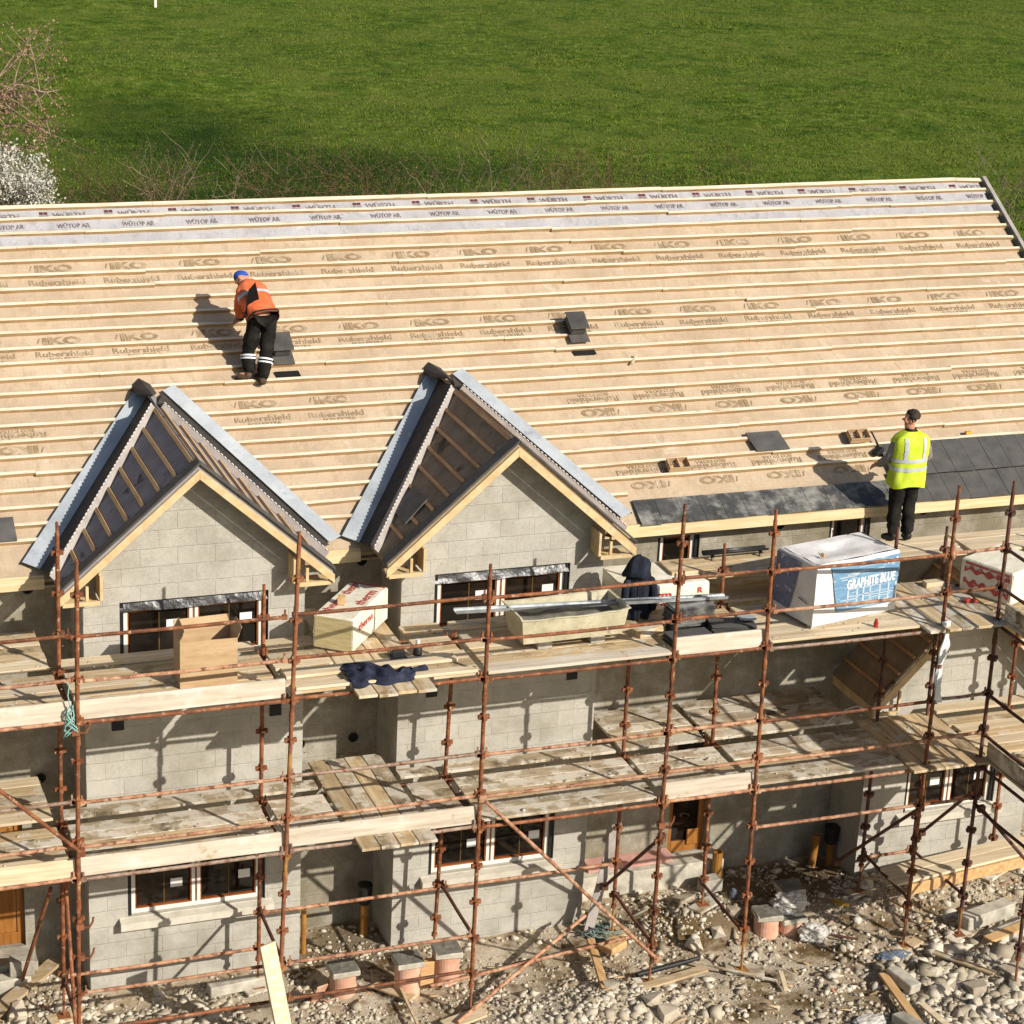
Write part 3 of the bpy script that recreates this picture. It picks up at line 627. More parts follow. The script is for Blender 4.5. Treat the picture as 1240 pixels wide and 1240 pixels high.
# right verge: pale trim with the dark batten ends beside it
vg = MB(); vg.beam(RP(XR + .04, -.02, .05), RP(XR + .04, 6.3, .05), .07, .06, up=(0, -HS, HC)); vg.build('verge_trim', 'upstand', house, bevel=.004)
for s in SB: MB().box(RP(XR - .035, s + .13, .03), (.05, .15, .012), Matrix.Rotation(math.atan2(HS, HC), 3, 'X')).build('verge_clip', 'hole', house)

# printing on the membrane
ink = MB()
def on_roof(cx, cs): return lambda u, v: RP(cx + u, cs + v, mem_h(cx + u, cs + v) + .006)
def blocked(x, s):
    y = .6 + s * HC
    return y < 3.1 and any(xc + vx(y, -1) - .4 < x < xc + vx(y, 1) + .4 for _, _, xc in BAYS)
def roll(x0, x1, si, sr, se, phase, flip=False):
    k = 0
    x = x0
    while x < x1:
        if not blocked(x, sr):
            add_text(ink, 'IKO', on_roof(x, si), .50, .135, .05, flip=flip)
            add_text(ink, 'Rubershield', on_roof(x + random.gauss(0, .01), sr), .74, .095, .018, flip=flip)
            if se: add_text(ink, 'ECO EXTRA', on_roof(x + .02, se), .44, .055, .02, flip=flip)
            d = -1 if flip else 1; add_text(ink, '/', on_roof(x - d * .3, si + .01 * d), .05, .09, .02, flip=flip)
        x += phase
roll(-3.1, 13.4, 5.125, 4.865, 4.785, 1.005)
roll(-3.2, 13.4, 3.81, 3.575, 3.485, 1.01)
roll(-3.0, 0.2, 1.99, 2.22, 2.305, 1.0, True); roll(1.15, 3.3, 2.51, 2.26, 2.17, 1.0); roll(4.75, 13.4, 1.99, 2.22, 2.305, 1.0, True)
roll(-2.95, 0.2, .675, .91, .995, 1.0, True); roll(1.6, 2.2, .675, .91, .995, 1., True); roll(6.05, 13.4, .675, .91, .995, 1.0, True)
ink.build('printed_lettering', 'ink', house)
wk = MB(); x = -2.5
while x < 13.5:
    pl = lambda u, v, cx=x, cs=6.135: RP(cx + u, cs + v, mem_h(cx + u, cs + v) + .0145)
    pl2 = lambda u, v, cx=x + .03, cs=5.925: RP(cx + u, cs + v, mem_h(cx + u, cs + v) + .0145)
    add_text(wk, 'WÜRTH', pl, .44, .11, .03); add_text(wk, 'WÜTOP AR', pl2, .45, .105, .03)
    for (u, v, w_, h_, mt) in ((-.37, .035, .05, .05, 1), (-.31, .035, .05, .05, 1), (-.34, -.012, .12, .016, 0), (-.34, -.042, .12, .02, 0)):
        wk.add([pl(u - w_ / 2, v - h_ / 2), pl(u + w_ / 2, v - h_ / 2), pl(u + w_ / 2, v + h_ / 2), pl(u - w_ / 2, v + h_ / 2)], [(0, 1, 2, 3)], mt)
    x += .885
wk.build('printed_lettering', ['inkdark', 'inkred'], house)

# slates along the eaves: a dusty first course, then two matt courses
def slates(x0, x1, s0, L, w, mat, h0, off=0.):
    m = MB(); x = x0 - off
    while x < x1:
        a, b = max(x, x0), min(x + w - .006, x1)
        if b - a > .03:
            j = random.gauss(0, .004); z0 = h0 + .02 + random.random() * .003
            m.prism([RP(a, s0 + j, z0 + .02), RP(b, s0 + j + random.gauss(0, .002), z0 + .02), RP(b, s0 + L, z0 - .004), RP(a, s0 + L, z0 - .004)], Vector((0, HS, -HC)) * .008)
        x += w
    return m.build('slate_course', mat, house)
slates(5.72, 9.55, -.03, .44, .31, 'slatedust', .02)
slates(9.55, 13.6, -.03, .56, .30, 'slate', .02, .1); slates(9.62, 13.6, .43, .60, .30, 'slate', .045, .22)

# gabled roofs over the two tall bays
GS = .88; ZA = 6.94; G0 = -.30
def gz_l(d): return ZA - GS * d
def gable(xc, mem, bat, seed):
    half = 1.62; r = MB()
    for sd in (-1, 1):
        P = lambda d, y, h=0., sd=sd: Vector((xc + sd * (d + h * .66), y, gz_l(d) + h * .75))
        r.prism([P(half, G0), P(0, G0), P(0, 3.22), P(half, .84)] if sd > 0 else [P(half, G0), P(0, G0), P(0, 2.25), P(half, .42)], (0, 0, -.05))
    roof = r.build('gable_roof', mem, house)
    b = MB()
    for sd in (-1, 1):
        for k in range(8):
            d = .035 + .19 * k; y1 = 2.03 - 1.21 * d
            q = lambda y, h, e=0.: Vector((xc + sd * (d + e * .75 + h * .66), y, gz_l(d) - e * .66 + h * .75))
            if y1 < 0: continue
            rings = []
            for i in range(5):
                y = G0 + .17 + (y1 - G0 - .17) * i / 4; e = .004 * fb((d * 9, y, seed), 1.3)
                rings.append([q(y, .004, -.022 + e), q(y, .004, .022 + e), q(y, .034, .022 + e), q(y, .034, -.022 + e)])
            b.loft(rings)
    b.build('battens', bat, roof)
    # valley: pale sheet half on the main roof, dark trough, grey upstand with a dashed white edge
    for sd in (-1, 1):
        G = lambda d, y, h=0., sd=sd: Vector((xc + sd * (d + h * .66), y, gz_l(d) + h * .75))
        yv = lambda d: 3.19 - 1.452 * d
        if sd < 0: o1, o2 = (-.13, 2.95), (-1.90, .74)
        else: o1, o2 = (.42, 3.03), (2.02, .74)
        Mn = lambda dx, y, h: Vector((xc + dx, y, 5.37 + (y - .6) * .6066 + h))
        sh = MB(); n_ = 12
        A, B, C = [], [], []
        for i in range(n_ + 1):
            t = i / n_
            A.append(Mn(o1[0] + (o2[0] - o1[0]) * t, o1[1] + (o2[1] - o1[1]) * t, .075))
            if sd < 0:
                B.append(Mn(.03 - 1.74 * t, 2.85 - 2.24 * t, .10))
            else:
                ia, ib = (.25, 2.94), (1.85, .66); B.append(Mn(ia[0] + (ib[0] - ia[0]) * t, ia[1] + (ib[1] - ia[1]) * t, .085))
        sh.loft([A, B, C] if C else [A, B], cap=False, closed=False)
        sh.build('valley_sheet', 'lead', house, solid=.006)
        lip = MB(); lip.path([p + Vector((0, 0, -.018)) for p in A], .012, 6); lip.build('valley_edge', 'blackplas', house)
        tr = MB(); up_ = MB(); ds = MB(); L1, L2, L3 = [], [], []
        for i in range(n_ + 1):
            d = .02 + 1.6 * i / n_
            if sd < 0: t = i / n_; L1.append(Mn(.02 - 1.74 * t, 2.86 - 2.24 * t, .085))
            else:
                t = i / n_; L1.append(Mn(.25 + 1.6 * t, 2.94 - 2.28 * t, .05))
            L2.append(G(d, 2.22 - 1.13 * d, .012)); L3.append(G(d, 2.03 - 1.21 * d, .005))
        tr.loft([L1, L2], cap=False, closed=False); tr.build('valley_trough', 'trough', house)
        L2b = [p + Vector((-sd * -.66 * .09 if 0 else sd * .66 * .09, .012, .75 * .09)) for p in L3]
        up_.loft([L2, [p + Vector((0, .025, 0)) for p in L2b], L2b, L3], cap=False, closed=False); up_.build('valley_upstand', 'upstand', house)
        for i in range(46):
            t0, t1 = i / 46, (i + .55) / 46; f = lambda t: L2b[min(n_ - 1, int(t * n_))].lerp(L2b[min(n_, int(t * n_) + 1)], t * n_ - int(t * n_)) + Vector((0, 0, .006))
            ds.beam(f(t0), f(t1), .012, .006)
        ds.build('dashed_edge', 'dash', house)
    # dark cap where both valleys meet under the main roof
    cp = MB()
    for sd in (-1, 1):
        cp.prism([Vector((xc, 2.35, ZA + .06)), Vector((xc, 3.25, ZA + .03)), Vector((xc + sd * .12, 3.05, ZA - .01)), Vector((xc + sd * .13, 2.75, ZA - .03))], (0, 0, -.02))
    cp.build('saddle_cap', 'trough', house, bevel=.005)
    # verge: slate undercloak on top, barge board, boxed feet
    ve = MB(); bg_ = MB()
    for sd in (-1, 1):
        bx = MB()
        T = lambda d, y, z, sd=sd: Vector((xc + sd * d, y, gz_l(d) + z))
        ve.prism([T(half + .03, G0 - .035, .012), T(0, G0 - .035, .012), T(0, G0 + .15, .012), T(half + .03, G0 + .15, .012)], (0, 0, .04))
        bg_.prism([T(0, G0 - .03, -.045), T(half + .02, G0 - .03, -.045), T(half + .02, G0 - .03, -.155), T(half - .08, G0 - .03, -.165), T(0, G0 - .03, -.165)], (0, .028, 0))
        xe = xc + sd * half; xi = xc + sd * 1.17; zb = gz_l(half) - .20
        X = lambda a, b, y0, y1, z0, z1: bx.bb(a, b, y0, y1, z0, z1)
        X(xe - sd * .02, xi, G0, G0 + .05, zb + .002, zb + .052); X(xi - sd * .035, xi, G0 - .001, G0 + .049, zb + .054, gz_l(1.2) - .215)
        X(xi + sd * .16, xi + sd * .125, G0 + .02, G0 + .06, zb + .054, gz_l(1.34) - .215); X(xe - sd * .02, xi, G0 + .052, -.003, zb + .01, zb + .03)
        X(xi - sd * .03, xi - sd * .002, G0 + .06, -.003, zb + .054, gz_l(1.2) - .2)
        bx.build('boxed_eave', 'barge', house, bevel=.003)
    ve.build('verge_strip', 'verge', house, bevel=.006); bg_.build('barge_board', 'barge', house, bevel=.004)
    return roof
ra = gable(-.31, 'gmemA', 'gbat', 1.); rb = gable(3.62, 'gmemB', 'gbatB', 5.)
MB().prism([Vector((3.62 - d, y, gz_l(d) + .045)) for d, y in ((.98, .18), (.98, .72), (1.28, .58), (1.28, .10))], (-.008, 0, .01)).build('loose_slate', 'slate', rb)
# small gabled roof over the low bay, in the shade of the deck
r = MB(); b = MB(); g = MB(); xc, zA, sl_, hf = 10.44, 4.42, 1.04, 1.50
for sd in (-1, 1):
    P = lambda d, y, h=0., sd=sd: Vector((xc + sd * (d + h * .7), y, zA - sl_ * d + h * .7))
    r.prism([P(hf, -.3), P(0, -.3), P(0, YM), P(hf, YM)], (0, 0, -.05))
    for k in range(7):
        d = .08 + .21 * k; b.beam(P(d, -.28, .02), P(d, YM - .01, .02), .045, .03, up=(sd * .7, 0, .7))
    g.prism([P(0, -.33) - Vector((0, 0, .05)), P(hf + .02, -.33) - Vector((0, 0, .05)), P(hf + .02, -.33) - Vector((0, 0, .19)), P(hf - .1, -.33) - Vector((0, 0, .2)), P(0, -.33) - Vector((0, 0, .2))], (0, .028, 0))
    zb = zA - sl_ * hf - .2; xe = xc + sd * hf; xi = xc + sd * 1.12
    g.bb(xe, xi, -.30, -.25, zb, zb + .05); g.bb(xi - sd * .035, xi, -.301, -.251, zb + .052, zA - sl_ * 1.15 - .22)
    g.beam(P(hf + .01, -.30) - Vector((0, 0, .1)), P(hf + .01, YM - .02) - Vector((0, 0, .1)), .025, .13)
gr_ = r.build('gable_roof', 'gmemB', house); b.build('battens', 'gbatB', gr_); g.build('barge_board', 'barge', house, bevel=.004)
# ------------------------------------------------------------------ scaffolding
FX = [-4.46, -2.04, .38, 2.757, 5.175, 6.44, 8.89, 9.71]; FY = -1.8; IY = -.46
FT = [6.5, 6.49, 6.60, 6.01, 6.55, 6.39, 6.50, 6.50]; IT = [6.4, 6.44, 5.46, 4.60, 4.60, 5.46, 5.47, 5.42]
IX = [x + (.03 if i < 7 else -.02) for i, x in enumerate(FX)]
scaf = thing('scaffolding', (2.6, -1.1, 0), 'rusty red tubular scaffolding with two boarded lifts along the block houses', 'scaffolding')
LEDG = [5.60, 5.07, 4.57, 3.59, 3.035, 2.625]
SOLE = []
def standard(x, y, top, mat, seed):
    rr = random.Random(seed); g = gz(x, y) if y < .5 else 0; lean = rr.gauss(0, .012)
    X = lambda z: x + lean * (z - 3)
    m = MB(); R = .0255
    m.tube((X(g + .45), y, g + .45), (X(top - .14), y, top - .14), R, 12); m.tube((X(top - .14), y, top - .14), (X(top), y, top), .019, 10)
    z = .62 + rr.uniform(-.03, .03)
    zs = []
    while z < top - .2: zs.append(z); z += .495
    for z in zs:                                         # the pressed collars every half metre
        for a in range(4):
            c, s_ = math.cos(a * PI / 2), math.sin(a * PI / 2)
            m.box((X(z) + c * .047, y + s_ * .047, z), (.045 if c else .04, .045 if s_ else .04, .05), Matrix.Rotation(a * PI / 2 * 0, 3, 'Z'))
    for z in (2.3, 4.35):
        if z < top: m.tube((X(z), y, z - .06), (X(z), y, z + .06), .033, 12)
    o = m.build('standard', mat, scaf)
    j = MB(); j.tube((X(g), y, g + .05), (X(g + .5), y, g + .5), .017, 8); j.box((X(g), y, g + .052), (.15, .15, .008)); j.tube((X(g + .3), y, g + .42), (X(g + .3), y, g + .46), .04, 8)
    j.build('base_jack', 'oldwood' if 0 else 'rustyellow', o); SOLE.append((X(g), y, g))
    return o
mats = ['rust', 'rust', 'rustyellow', 'rust', 'rust', 'rust', 'rust', 'rustdark']
fr = [standard(x, FY, FT[i], mats[i], i) for i, x in enumerate(FX)]
inn = [standard(x, IY, IT[i], ['rust', 'rust', 'rust', 'rust', 'rust', 'rust', 'rustdark', 'rustdark'][i], 20 + i) for i, x in enumerate(IX)]
run = [standard(x, y, t, 'rustdark' if i < 2 else 'rust', 40 + i) for i, (x, y, t) in enumerate(((9.70, -3.13, 6.3), (9.68, -4.46, 6.3), (10.98, -3.13, 6.3), (10.98, -4.46, 6.3), (10.98, IY, 5.2), (12.3, -1.8, 6.3), (12.3, IY, 5.2)))]
def rail(p, q, mat, name='ledger', r=.0225):
    m = MB(); p, q = Vector(p), Vector(q); d = (q - p).normalized()
    mid = (p + q) / 2 + Vector((0, 0, -.004 - random.random() * .008)); m.path([p + d * .035, p.lerp(mid, .5) + Vector((0, 0, -.002)), mid, q.lerp(mid, .5), q - d * .035], r, 9)
    for e, k in ((p, 1), (q, -1)):
        m.beam(e + d * k * .03 + Vector((0, 0, .0)), e + d * k * .085, .045, .055); m.box(e + d * k * .055 + Vector((0, 0, .03)), (.02, .02, .12))
    return m.build(name, mat, scaf)
RM = ['rust', 'rustpink', 'rust', 'rustpink', 'rust', 'rustpink']
for i in range(7):
    for k, z in enumerate(LEDG):
        if i == 2 and z == 5.6 and 0: continue
        dz = -.01 if i % 2 else .01
        rail((FX[i], FY, z + dz), (FX[i + 1], FY, z + dz), random.choice(['rust', 'rust', 'rustpink', 'rustgrey']) if k != 4 else 'rustpink')
    for z in (2.60, 4.545): rail((IX[i], IY, z), (IX[i + 1], IY, z), 'rust')
for a, b, z, y in ((1, 2, 1.14, 0), (1, 2, .64, 0), (2, 3, 1.14, 0), (2, 3, .645, 0), (5, 6, 2.1, 0), (6, 7, 2.1, 0), (1, 2, .575, 1), (2, 3, 1.07, 1), (3, 4, 1.07, 1), (0, 1, .6, 0), (6, 7, .62, 1)):
    if y: rail((IX[a], IY, z), (IX[b], IY, z), 'rustpink')
    else: rail((FX[a], FY, z), (FX[b], FY, z), 'rust' if z < 1 else 'rustpink')
for i in range(8):
    for z in (2.585, 4.53): rail((FX[i], FY, z), (IX[i], IY, z), 'rust', 'transom')
    z = [.6, .5, 1.1, 1.12, .64, .62, .70, .65][i]; rail((FX[i], FY, z), (IX[i], IY, z), 'rustdark', 'transom')
for (a, b) in (((9.70, -1.8), (9.70, -3.13)), ((9.70, -3.13), (9.68, -4.46)), ((10.98, -3.13), (10.98, -4.46))):
    for z in [5.6, 5.07, 4.57, 3.59, 3.03, 2.58, 2.0]: rail((a[0], a[1], z), (b[0], b[1], z), 'rustdark')
for z in (2.58, 4.56):
    for p, q in (((9.70, -3.13), (10.98, -3.13)), ((9.68, -4.46), (10.98, -4.46)), ((9.71, -1.8), (12.3, -1.8)), ((9.7, IY), (10.98, IY)), ((10.98, IY), (12.3, IY)), ((12.3, -1.8), (12.3, IY))): rail((*p, z), (*q, z), 'rustdark', 'transom')
def brace(p, q, mat='rust'):
    m = MB(); m.tube(p, q, .024, 9); p, q = Vector(p), Vector(q); d = (q - p).normalized()
    for e in (p + d * .03, q - d * .03): m.box(e, (.09, .07, .09))
    m.build('brace', mat, scaf)
brace((2.74, -1.86, 3.06), (5.24, -1.86, .42), 'rustpink'); brace((-4.4, -1.86, 5.42), (-2.0, -1.86, 2.97)); brace((5.08, -.40, .70), (5.24, -1.74, 2.12), 'rustdark')
brace((8.60, -.3, .5), (8.96, -1.72, 2.02), 'rustdark'); brace((9.76, -1.86, 1.98), (10.94, -3.05, .5), 'rustdark'); brace((-1.99, -.52, 1.9), (-2.08, -1.74, .1), 'rust')
brace((9.79, -.5, .9), (9.76, -1.74, 2.2), 'rustdark')
for i, z, s_ in ((1, 4.46, 1), (1, 2.02, 1), (4, 2.32, 1), (1, 1.62, -1)):      # couplers with a stub of tube
    p = Vector((FX[i], FY, z)); m = MB(); m.box(p, (.085, .085, .07)); m.path([p + Vector((.04, -.03, -.01)), p + Vector((.10, -.06, .0)), p + Vector((.14, -.05, .06)), p + Vector((.15, -.05, .12))], .014, 7)
    m.build('coupler', 'rustyellow', fr[i])

# ------------------------------------------------------------------ boards
_bm = {}
BOARDS = 0
ORD = ['outermost', 'second outermost', 'third', 'fourth', 'fifth', 'sixth', 'seventh', 'eighth', 'ninth', 'tenth', 'eleventh', 'twelfth']
def board(x, y, z, L, rz, mat, label, group=None, name='scaffold_board', cat='board', w=.225, t=.038, tilt=0., roll_=0.):
    key = (round(L, 2), mat, w, t, name)
    if key not in _bm:
        m = MB(); nx = max(2, int(L / .3)); rings = []
        for i in range(nx + 1):
            xx_ = -L / 2 + L * i / nx; e = .004 * fb((xx_, L, 3), 1.1); f = .003 * fb((xx_ * 2, L, 8), 1.5)
            rings.append([(xx_, -w / 2 + f, -t / 2 + e), (xx_, w / 2 + f, -t / 2 + e), (xx_, w / 2 + f, t / 2 + e), (xx_, -w / 2 + f, t / 2 + e)])
        m.loft(rings); o = m.build(name, mat, bevel=.005); _bm[key] = o
    else:
        o = _bm[key].copy(); COL.objects.link(o)
        for k in ('group', 'label'):
            if k in o: del o[k]
    o.location = (x, y, z); o.rotation_euler = (roll_, tilt, rz); tag(o, label, cat, group); return o
def along(x0, x1, rows, zb, mat, deck, where, gr, jx=.03):
    for k, y in enumerate(rows):
        if y is None: continue
        e = random.uniform(0, jx); L = x1 - x0 - e - .01
        side = ORD[k] if k < len(rows) - 1 else 'innermost'
        mm = mat if isinstance(mat, str) else mat[k % len(mat)]
        board((x0 + x1) / 2 + e / 2, y + random.gauss(0, .004), zb + .019 + random.random() * .003, round(L, 1), random.gauss(0, .0025), mm, f'{side} lengthwise board of the {deck} deck {where}', gr, roll_=random.gauss(0, .006))
R5 = [-1.635, -1.405, -1.175, -.945, -.715]
UB, LB = 4.596, 2.65
GU, GL = 'boards of the upper scaffold deck', 'boards of the lower scaffold deck'
bays = [(0, 1, 'left of the left gable'), (1, 2, 'below the left gable'), (3, 4, 'below the right gable'), (4, 5, 'under the stack of slates'), (5, 6, 'under the blue and white pack')]
for a, b, wh in bays:
    x0, x1 = FX[a] + .035, FX[b] - .035
    if b == 6: x1 = 8.62
    inner = [-.30] if a in (1, 3) else ([-.27, -.04, .19, .42, .65] if a != 3 else [])
    along(x0, x1, R5 + inner, UB, ['newwood', 'deckwood', 'deckwood', 'newwood', 'deckwood'] if a != 5 else ['newwood', 'newwood', 'newwood', 'deckwood'], 'upper', wh, GU)
    wl = {0: 'left of the left bay', 1: 'in front of the left bay', 3: 'in front of the right bay', 4: 'in front of the glazed orange door', 5: 'left of the small gabled roof'}[a]
    along(x0, x1, R5 + inner, LB, ['oldwood', 'oldwood', 'deckwood', 'oldwood'] if a else ['deckwood', 'newwood', 'deckwood', 'oldwood'], 'lower', wl, GL)
along(.42, 1.10, R5 + [-.30], UB, ['deckwood', 'newwood'], 'upper', 'just left of the red striped pack', GU); along(2.14, 2.72, R5 + [-.30], UB, ['newwood', 'deckwood'], 'upper', 'beside the dark bottle', GU)
along(.42, 1.16, R5 + [-.30], LB, 'oldwood', 'lower', 'left of the crosswise boards', GL); along(2.18, 2.72, R5 + [-.30], LB, 'oldwood', 'lower', 'right of the crosswise boards', GL)
for k in range(4):
    wd_ = ['leftmost', 'second', 'third', 'rightmost'][k]
    board(1.25 + .236 * k, -.72 + random.uniform(-.02, .02), UB + .021, 2.7, PI / 2, 'deckwood' if k else 'newwood', f'{wd_} crosswise board sticking out of the upper deck between the bays', GU)
    board(1.32 + .236 * k, -.90 + random.uniform(-.02, .02), LB + .021, 2.4, PI / 2, 'oldwood' if k % 2 else 'deckwood', f'{wd_} crosswise board sticking out of the lower deck between the bays', GL)
board(1.50, -1.30, UB + .065, 2.1, .01, 'newwood', 'pale board laid over the crosswise boards behind the navy clothes'); board(1.58, -1.70, UB + .064, 2.2, -.005, 'newwood', 'narrow pale board along the edge under the navy clothes', w=.12)
for k in range(5):
    wd_ = ['leftmost', 'second', 'middle', 'fourth', 'rightmost'][k]
    board(8.75 + .232 * k, -1.16, UB + .019, 1.6, PI / 2, 'deckwood' if k % 2 else 'oldwood', f'{wd_} short crosswise board of the upper deck right of the blue and white pack', GU)
    board(8.75 + .232 * k, -1.16, LB + .019, 1.6, PI / 2, 'deckwood', f'{wd_} short crosswise board of the lower deck before the small gabled roof', GL)
    for zb, dk, g_ in ((UB, 'upper', GU), (LB, 'lower', GL)):
        board(9.86 + .232 * k, -3.15, zb + .019, 2.6, PI / 2, 'deckwood', f'{wd_} board of the {dk} deck run coming towards the viewer at the right', g_)
along(9.82, 12.2, R5, UB, 'deckwood', 'upper', 'at the far right corner', GU); along(9.82, 12.2, R5 + [-.3], LB, ['deckwood', 'newwood'], 'lower', 'at the far right corner', GL)
# raised platform against the wall, carried by insulation packs
PB = 4.966
for k, y in enumerate([-.30, -.07, .16]):
    s_ = ['outermost', 'middle', 'innermost'][k]
    if k == 0: board(7.1, y, PB + .019, 1.7, random.gauss(0, .002), 'deckwood', f'{s_} grey platform board below the dark gutter', 'boards of the raised platform')
    else: board(6.9, y, PB + .019, 2.1, random.gauss(0, .002), 'deckwood', f'{s_} grey platform board below the dark gutter', 'boards of the raised platform')
    board(9.0 + .03 * k, y, PB + .019, 2.1, random.gauss(0, .002), 'newwood', f'{s_} platform board under the worker in the yellow vest', 'boards of the raised platform')
    board(11.35, y, PB + .021, 2.4, random.gauss(0, .002), 'newwood', f'{s_} platform board right of the yellow vested worker', 'boards of the raised platform')
# toe boards
def toe(i, z, mat, lab, x0=None, x1=None):
    x0 = FX[i] + .03 if x0 is None else x0; x1 = FX[i + 1] - .03 if x1 is None else x1
    board((x0 + x1) / 2, FY + .05, z + .055, x1 - x0, random.gauss(0, .002), mat, lab, 'toe boards on edge', 'toe_board', 'toe board', tilt=random.gauss(0, .002), roll_=PI / 2 - .1)
toe(0, 4.642, 'toewood', 'toe board on edge of the upper deck at far left'); toe(1, 4.642, 'toewood', 'long toe board below the cardboard box'); toe(4, 4.642, 'toewood', 'short toe board in front of the slate stack')
toe(0, 2.696, 'newwood', 'toe board on edge of the lower deck at far left'); toe(1, 2.696, 'toewood', 'white toe board above the left ground floor window'); toe(2, 2.72, 'toewood', 'long toe board below the crosswise boards of the lower deck'); toe(4, 2.696, 'toewood', 'short toe board above the glazed orange door')
board(3.95, -1.74, UB + .06, 2.35, .0, 'toewood', 'flat board along the deck edge below the mortar tub')
for z, lab in ((4.64, 'brown toe board of the upper run at the right edge'), (2.695, 'brown toe board of the lower run at the right edge')):
    board(9.78, -3.15, z + .115, 2.6, PI / 2, 'oldwood', lab, 'toe boards on edge', 'toe_board', 'toe board', roll_=PI / 2)
# sole plates under the standards
SW = ['at far left', 'under the left front standard', 'under the yellowed standard', 'under the front standard right of the pots', 'under the front standard below the long brace', 'under the front standard left of the polythene bags', 'under the front standard beside the raised planks', 'under the corner standard', 'behind at far left', 'behind, left of the left bay', 'behind, right of the left window', 'behind, left of the right window', 'near the leaning grey channel', 'on the brown dirt mound', 'beside the yellow offcut', 'behind the raised planks', 'under the near standard at right', 'nearest, under the side run', 'under the far side run', 'nearest, far right', 'by the right wall', 'at the far right', 'in the far right corner']
for k, (x, y, g) in enumerate(SOLE):
    board(x + .05, y, g + .03, .5, random.uniform(-.5, .5), 'oldwood' if k % 3 else 'deckwood', f'short timber sole plate {SW[k]}', 'timber sole plates under the scaffold', 'sole_plate', 'sole plate')
# mortar droppings on the lower deck
RV, RF, off = [], [], 0
for i in range(5200):
    x = random.uniform(-3.4, 9.5); y = random.uniform(-1.75, -.1) if random.random() < .8 else random.uniform(-.5, .7)
    zt = LB + .041
    if random.random() < .22: zt = UB + .041
    elif random.random() > .35 + .9 * max(0, fb((x, y, 0), 1.4, 4)): continue
    if -.2 < y and (-1.7 < x < 1.1 or 2.2 < x < 5. or x > 8.6): continue
    r = .004 + .006 * random.expovariate(1.2); r = min(r, .03); pv, pf = protos[random.randrange(16)]
    M3 = np.array(Matrix.Rotation(random.random() * 6.28, 3, 'Z')); RV.append(pv * np.array([r, r, r * .6]) @ M3.T + np.array([x, y, zt + r * .2])); RF.append(pf + off); off += len(pv)
npmesh('mortar_crumbs', np.vstack(RV), np.vstack(RF), 'rubble', 'stuff')

# ------------------------------------------------------------------ things on the decks
def plank(p, q, w, t, mat, lab, cat='plank', name='plank', grp=None):
    o = MB().beam(p, q, w, t).build(name, mat, at=(Vector(p) + Vector(q)) / 2, bevel=.004); return tag(o, lab, cat, grp)
DZ = UB + .040
def frame(o, rz): 
    c, s_ = math.cos(rz), math.sin(rz); o = Vector(o)
    return lambda x, y, z: o + Vector((c * x - s_ * y, s_ * x + c * y, z))
def tmb(T, fn):
    m = MB(); fn(m); m.v = [tuple(T(*p)) for p in m.v]; return m
# the shrink wrapped pack
T = frame((7.16, -1.571, DZ + .03), math.radians(12.3)); Wp, Dp, Hp = 1.37, .78, .83
pk = thing('wrapped_pack', T(.7, .4, 0), 'large white and blue shrink wrapped pack of slates on the upper deck', 'pack')
def body(m):
    n_ = 15
    def pt(a, b, z, inset):
        return (inset + (Wp - 2 * inset) * a, inset + (Dp - 2 * inset) * b, z)
    rings = []
    for z, ins in ((0, .03), (.02, .0), (.2, .004), (.4, .006), (.6, -.004), (.74, .003), (.815, .006), (.83, .03)):
        r = []
        for k in range(4 * n_):
            s_, t = divmod(k, n_); t = t / n_
            a, b = [(t, 0), (1, t), (1 - t, 1), (0, 1 - t)][s_]
            p = pt(a, b, z, ins); r.append((p[0] + .006 * fb((a * 6, b * 6, z * 5), 1, 3), p[1] + .006 * fb((a * 6, b * 6, z * 5), 1, 8), p[2] + (.012 * fb((a * 3, b * 3, 0), 1) if z > .5 else 0)))
        rings.append(r)
    m.loft(rings, cap=False)
    o = len(m.v) - 4 * n_
    top = lambda u, v: (.05 + (Wp - .1) * u, .05 + (Dp - .1) * v, .83 + .014 * fb((u * 4, v * 4, 2), 1) - .05 * math.exp(-((u - .45) / .3) ** 2 - ((v - .55) / .25) ** 2))
    m.grid(top, list(np.linspace(0, 1, 22)), list(np.linspace(0, 1, 14)))
tmb(T, body).build('wrapping', 'wrap', pk)
fr_ = lambda x, z, y=-.016: T(x, y, z)
def panel(name, pts, mat, y=-.014, th=.004):
    m = MB(); m.prism([fr_(a, b, y) for a, b in pts], T(0, th, 0) - T(0, 0, 0)); return m.build(name, mat, pk)
blue = panel('printed_panel', [(.23, .775), (.375, .155), (1.345, .14), (1.355, .79)], 'wrapblue')
st = MB()
for i in range(34):
    z = random.uniform(.16, .77); x = random.uniform(.36, 1.0); L = random.uniform(.08, .5); st.prism([fr_(a, b, -.0165) for a, b in ((x, z), (min(1.34, x + L), z + random.uniform(-.006, .006)), (min(1.34, x + L), z + .008), (x + .02, z + .010))], T(0, .001, 0) - T(0, 0, 0))
for i in range(7):
    x = .52 + .13 * i + random.uniform(-.03, .03); st.prism([fr_(a, b, -.0165) for a, b in ((x, .2), (x + .03, .2), (x + .025, .42), (x, .42))], T(0, .001, 0) - T(0, 0, 0))
st.build('film_glare', 'wrapglare', pk)
tx = MB(); add_text(tx, 'GRAPHITE BLUE', lambda u, v: fr_(.90 + u, .505 + v, -.019), .80, .13, .03); add_text(tx, 'gral', lambda u, v: fr_(1.19 + u, .71 + v, -.019), .25, .10, .03); tx.build('printed_lettering', 'textwhite', pk)
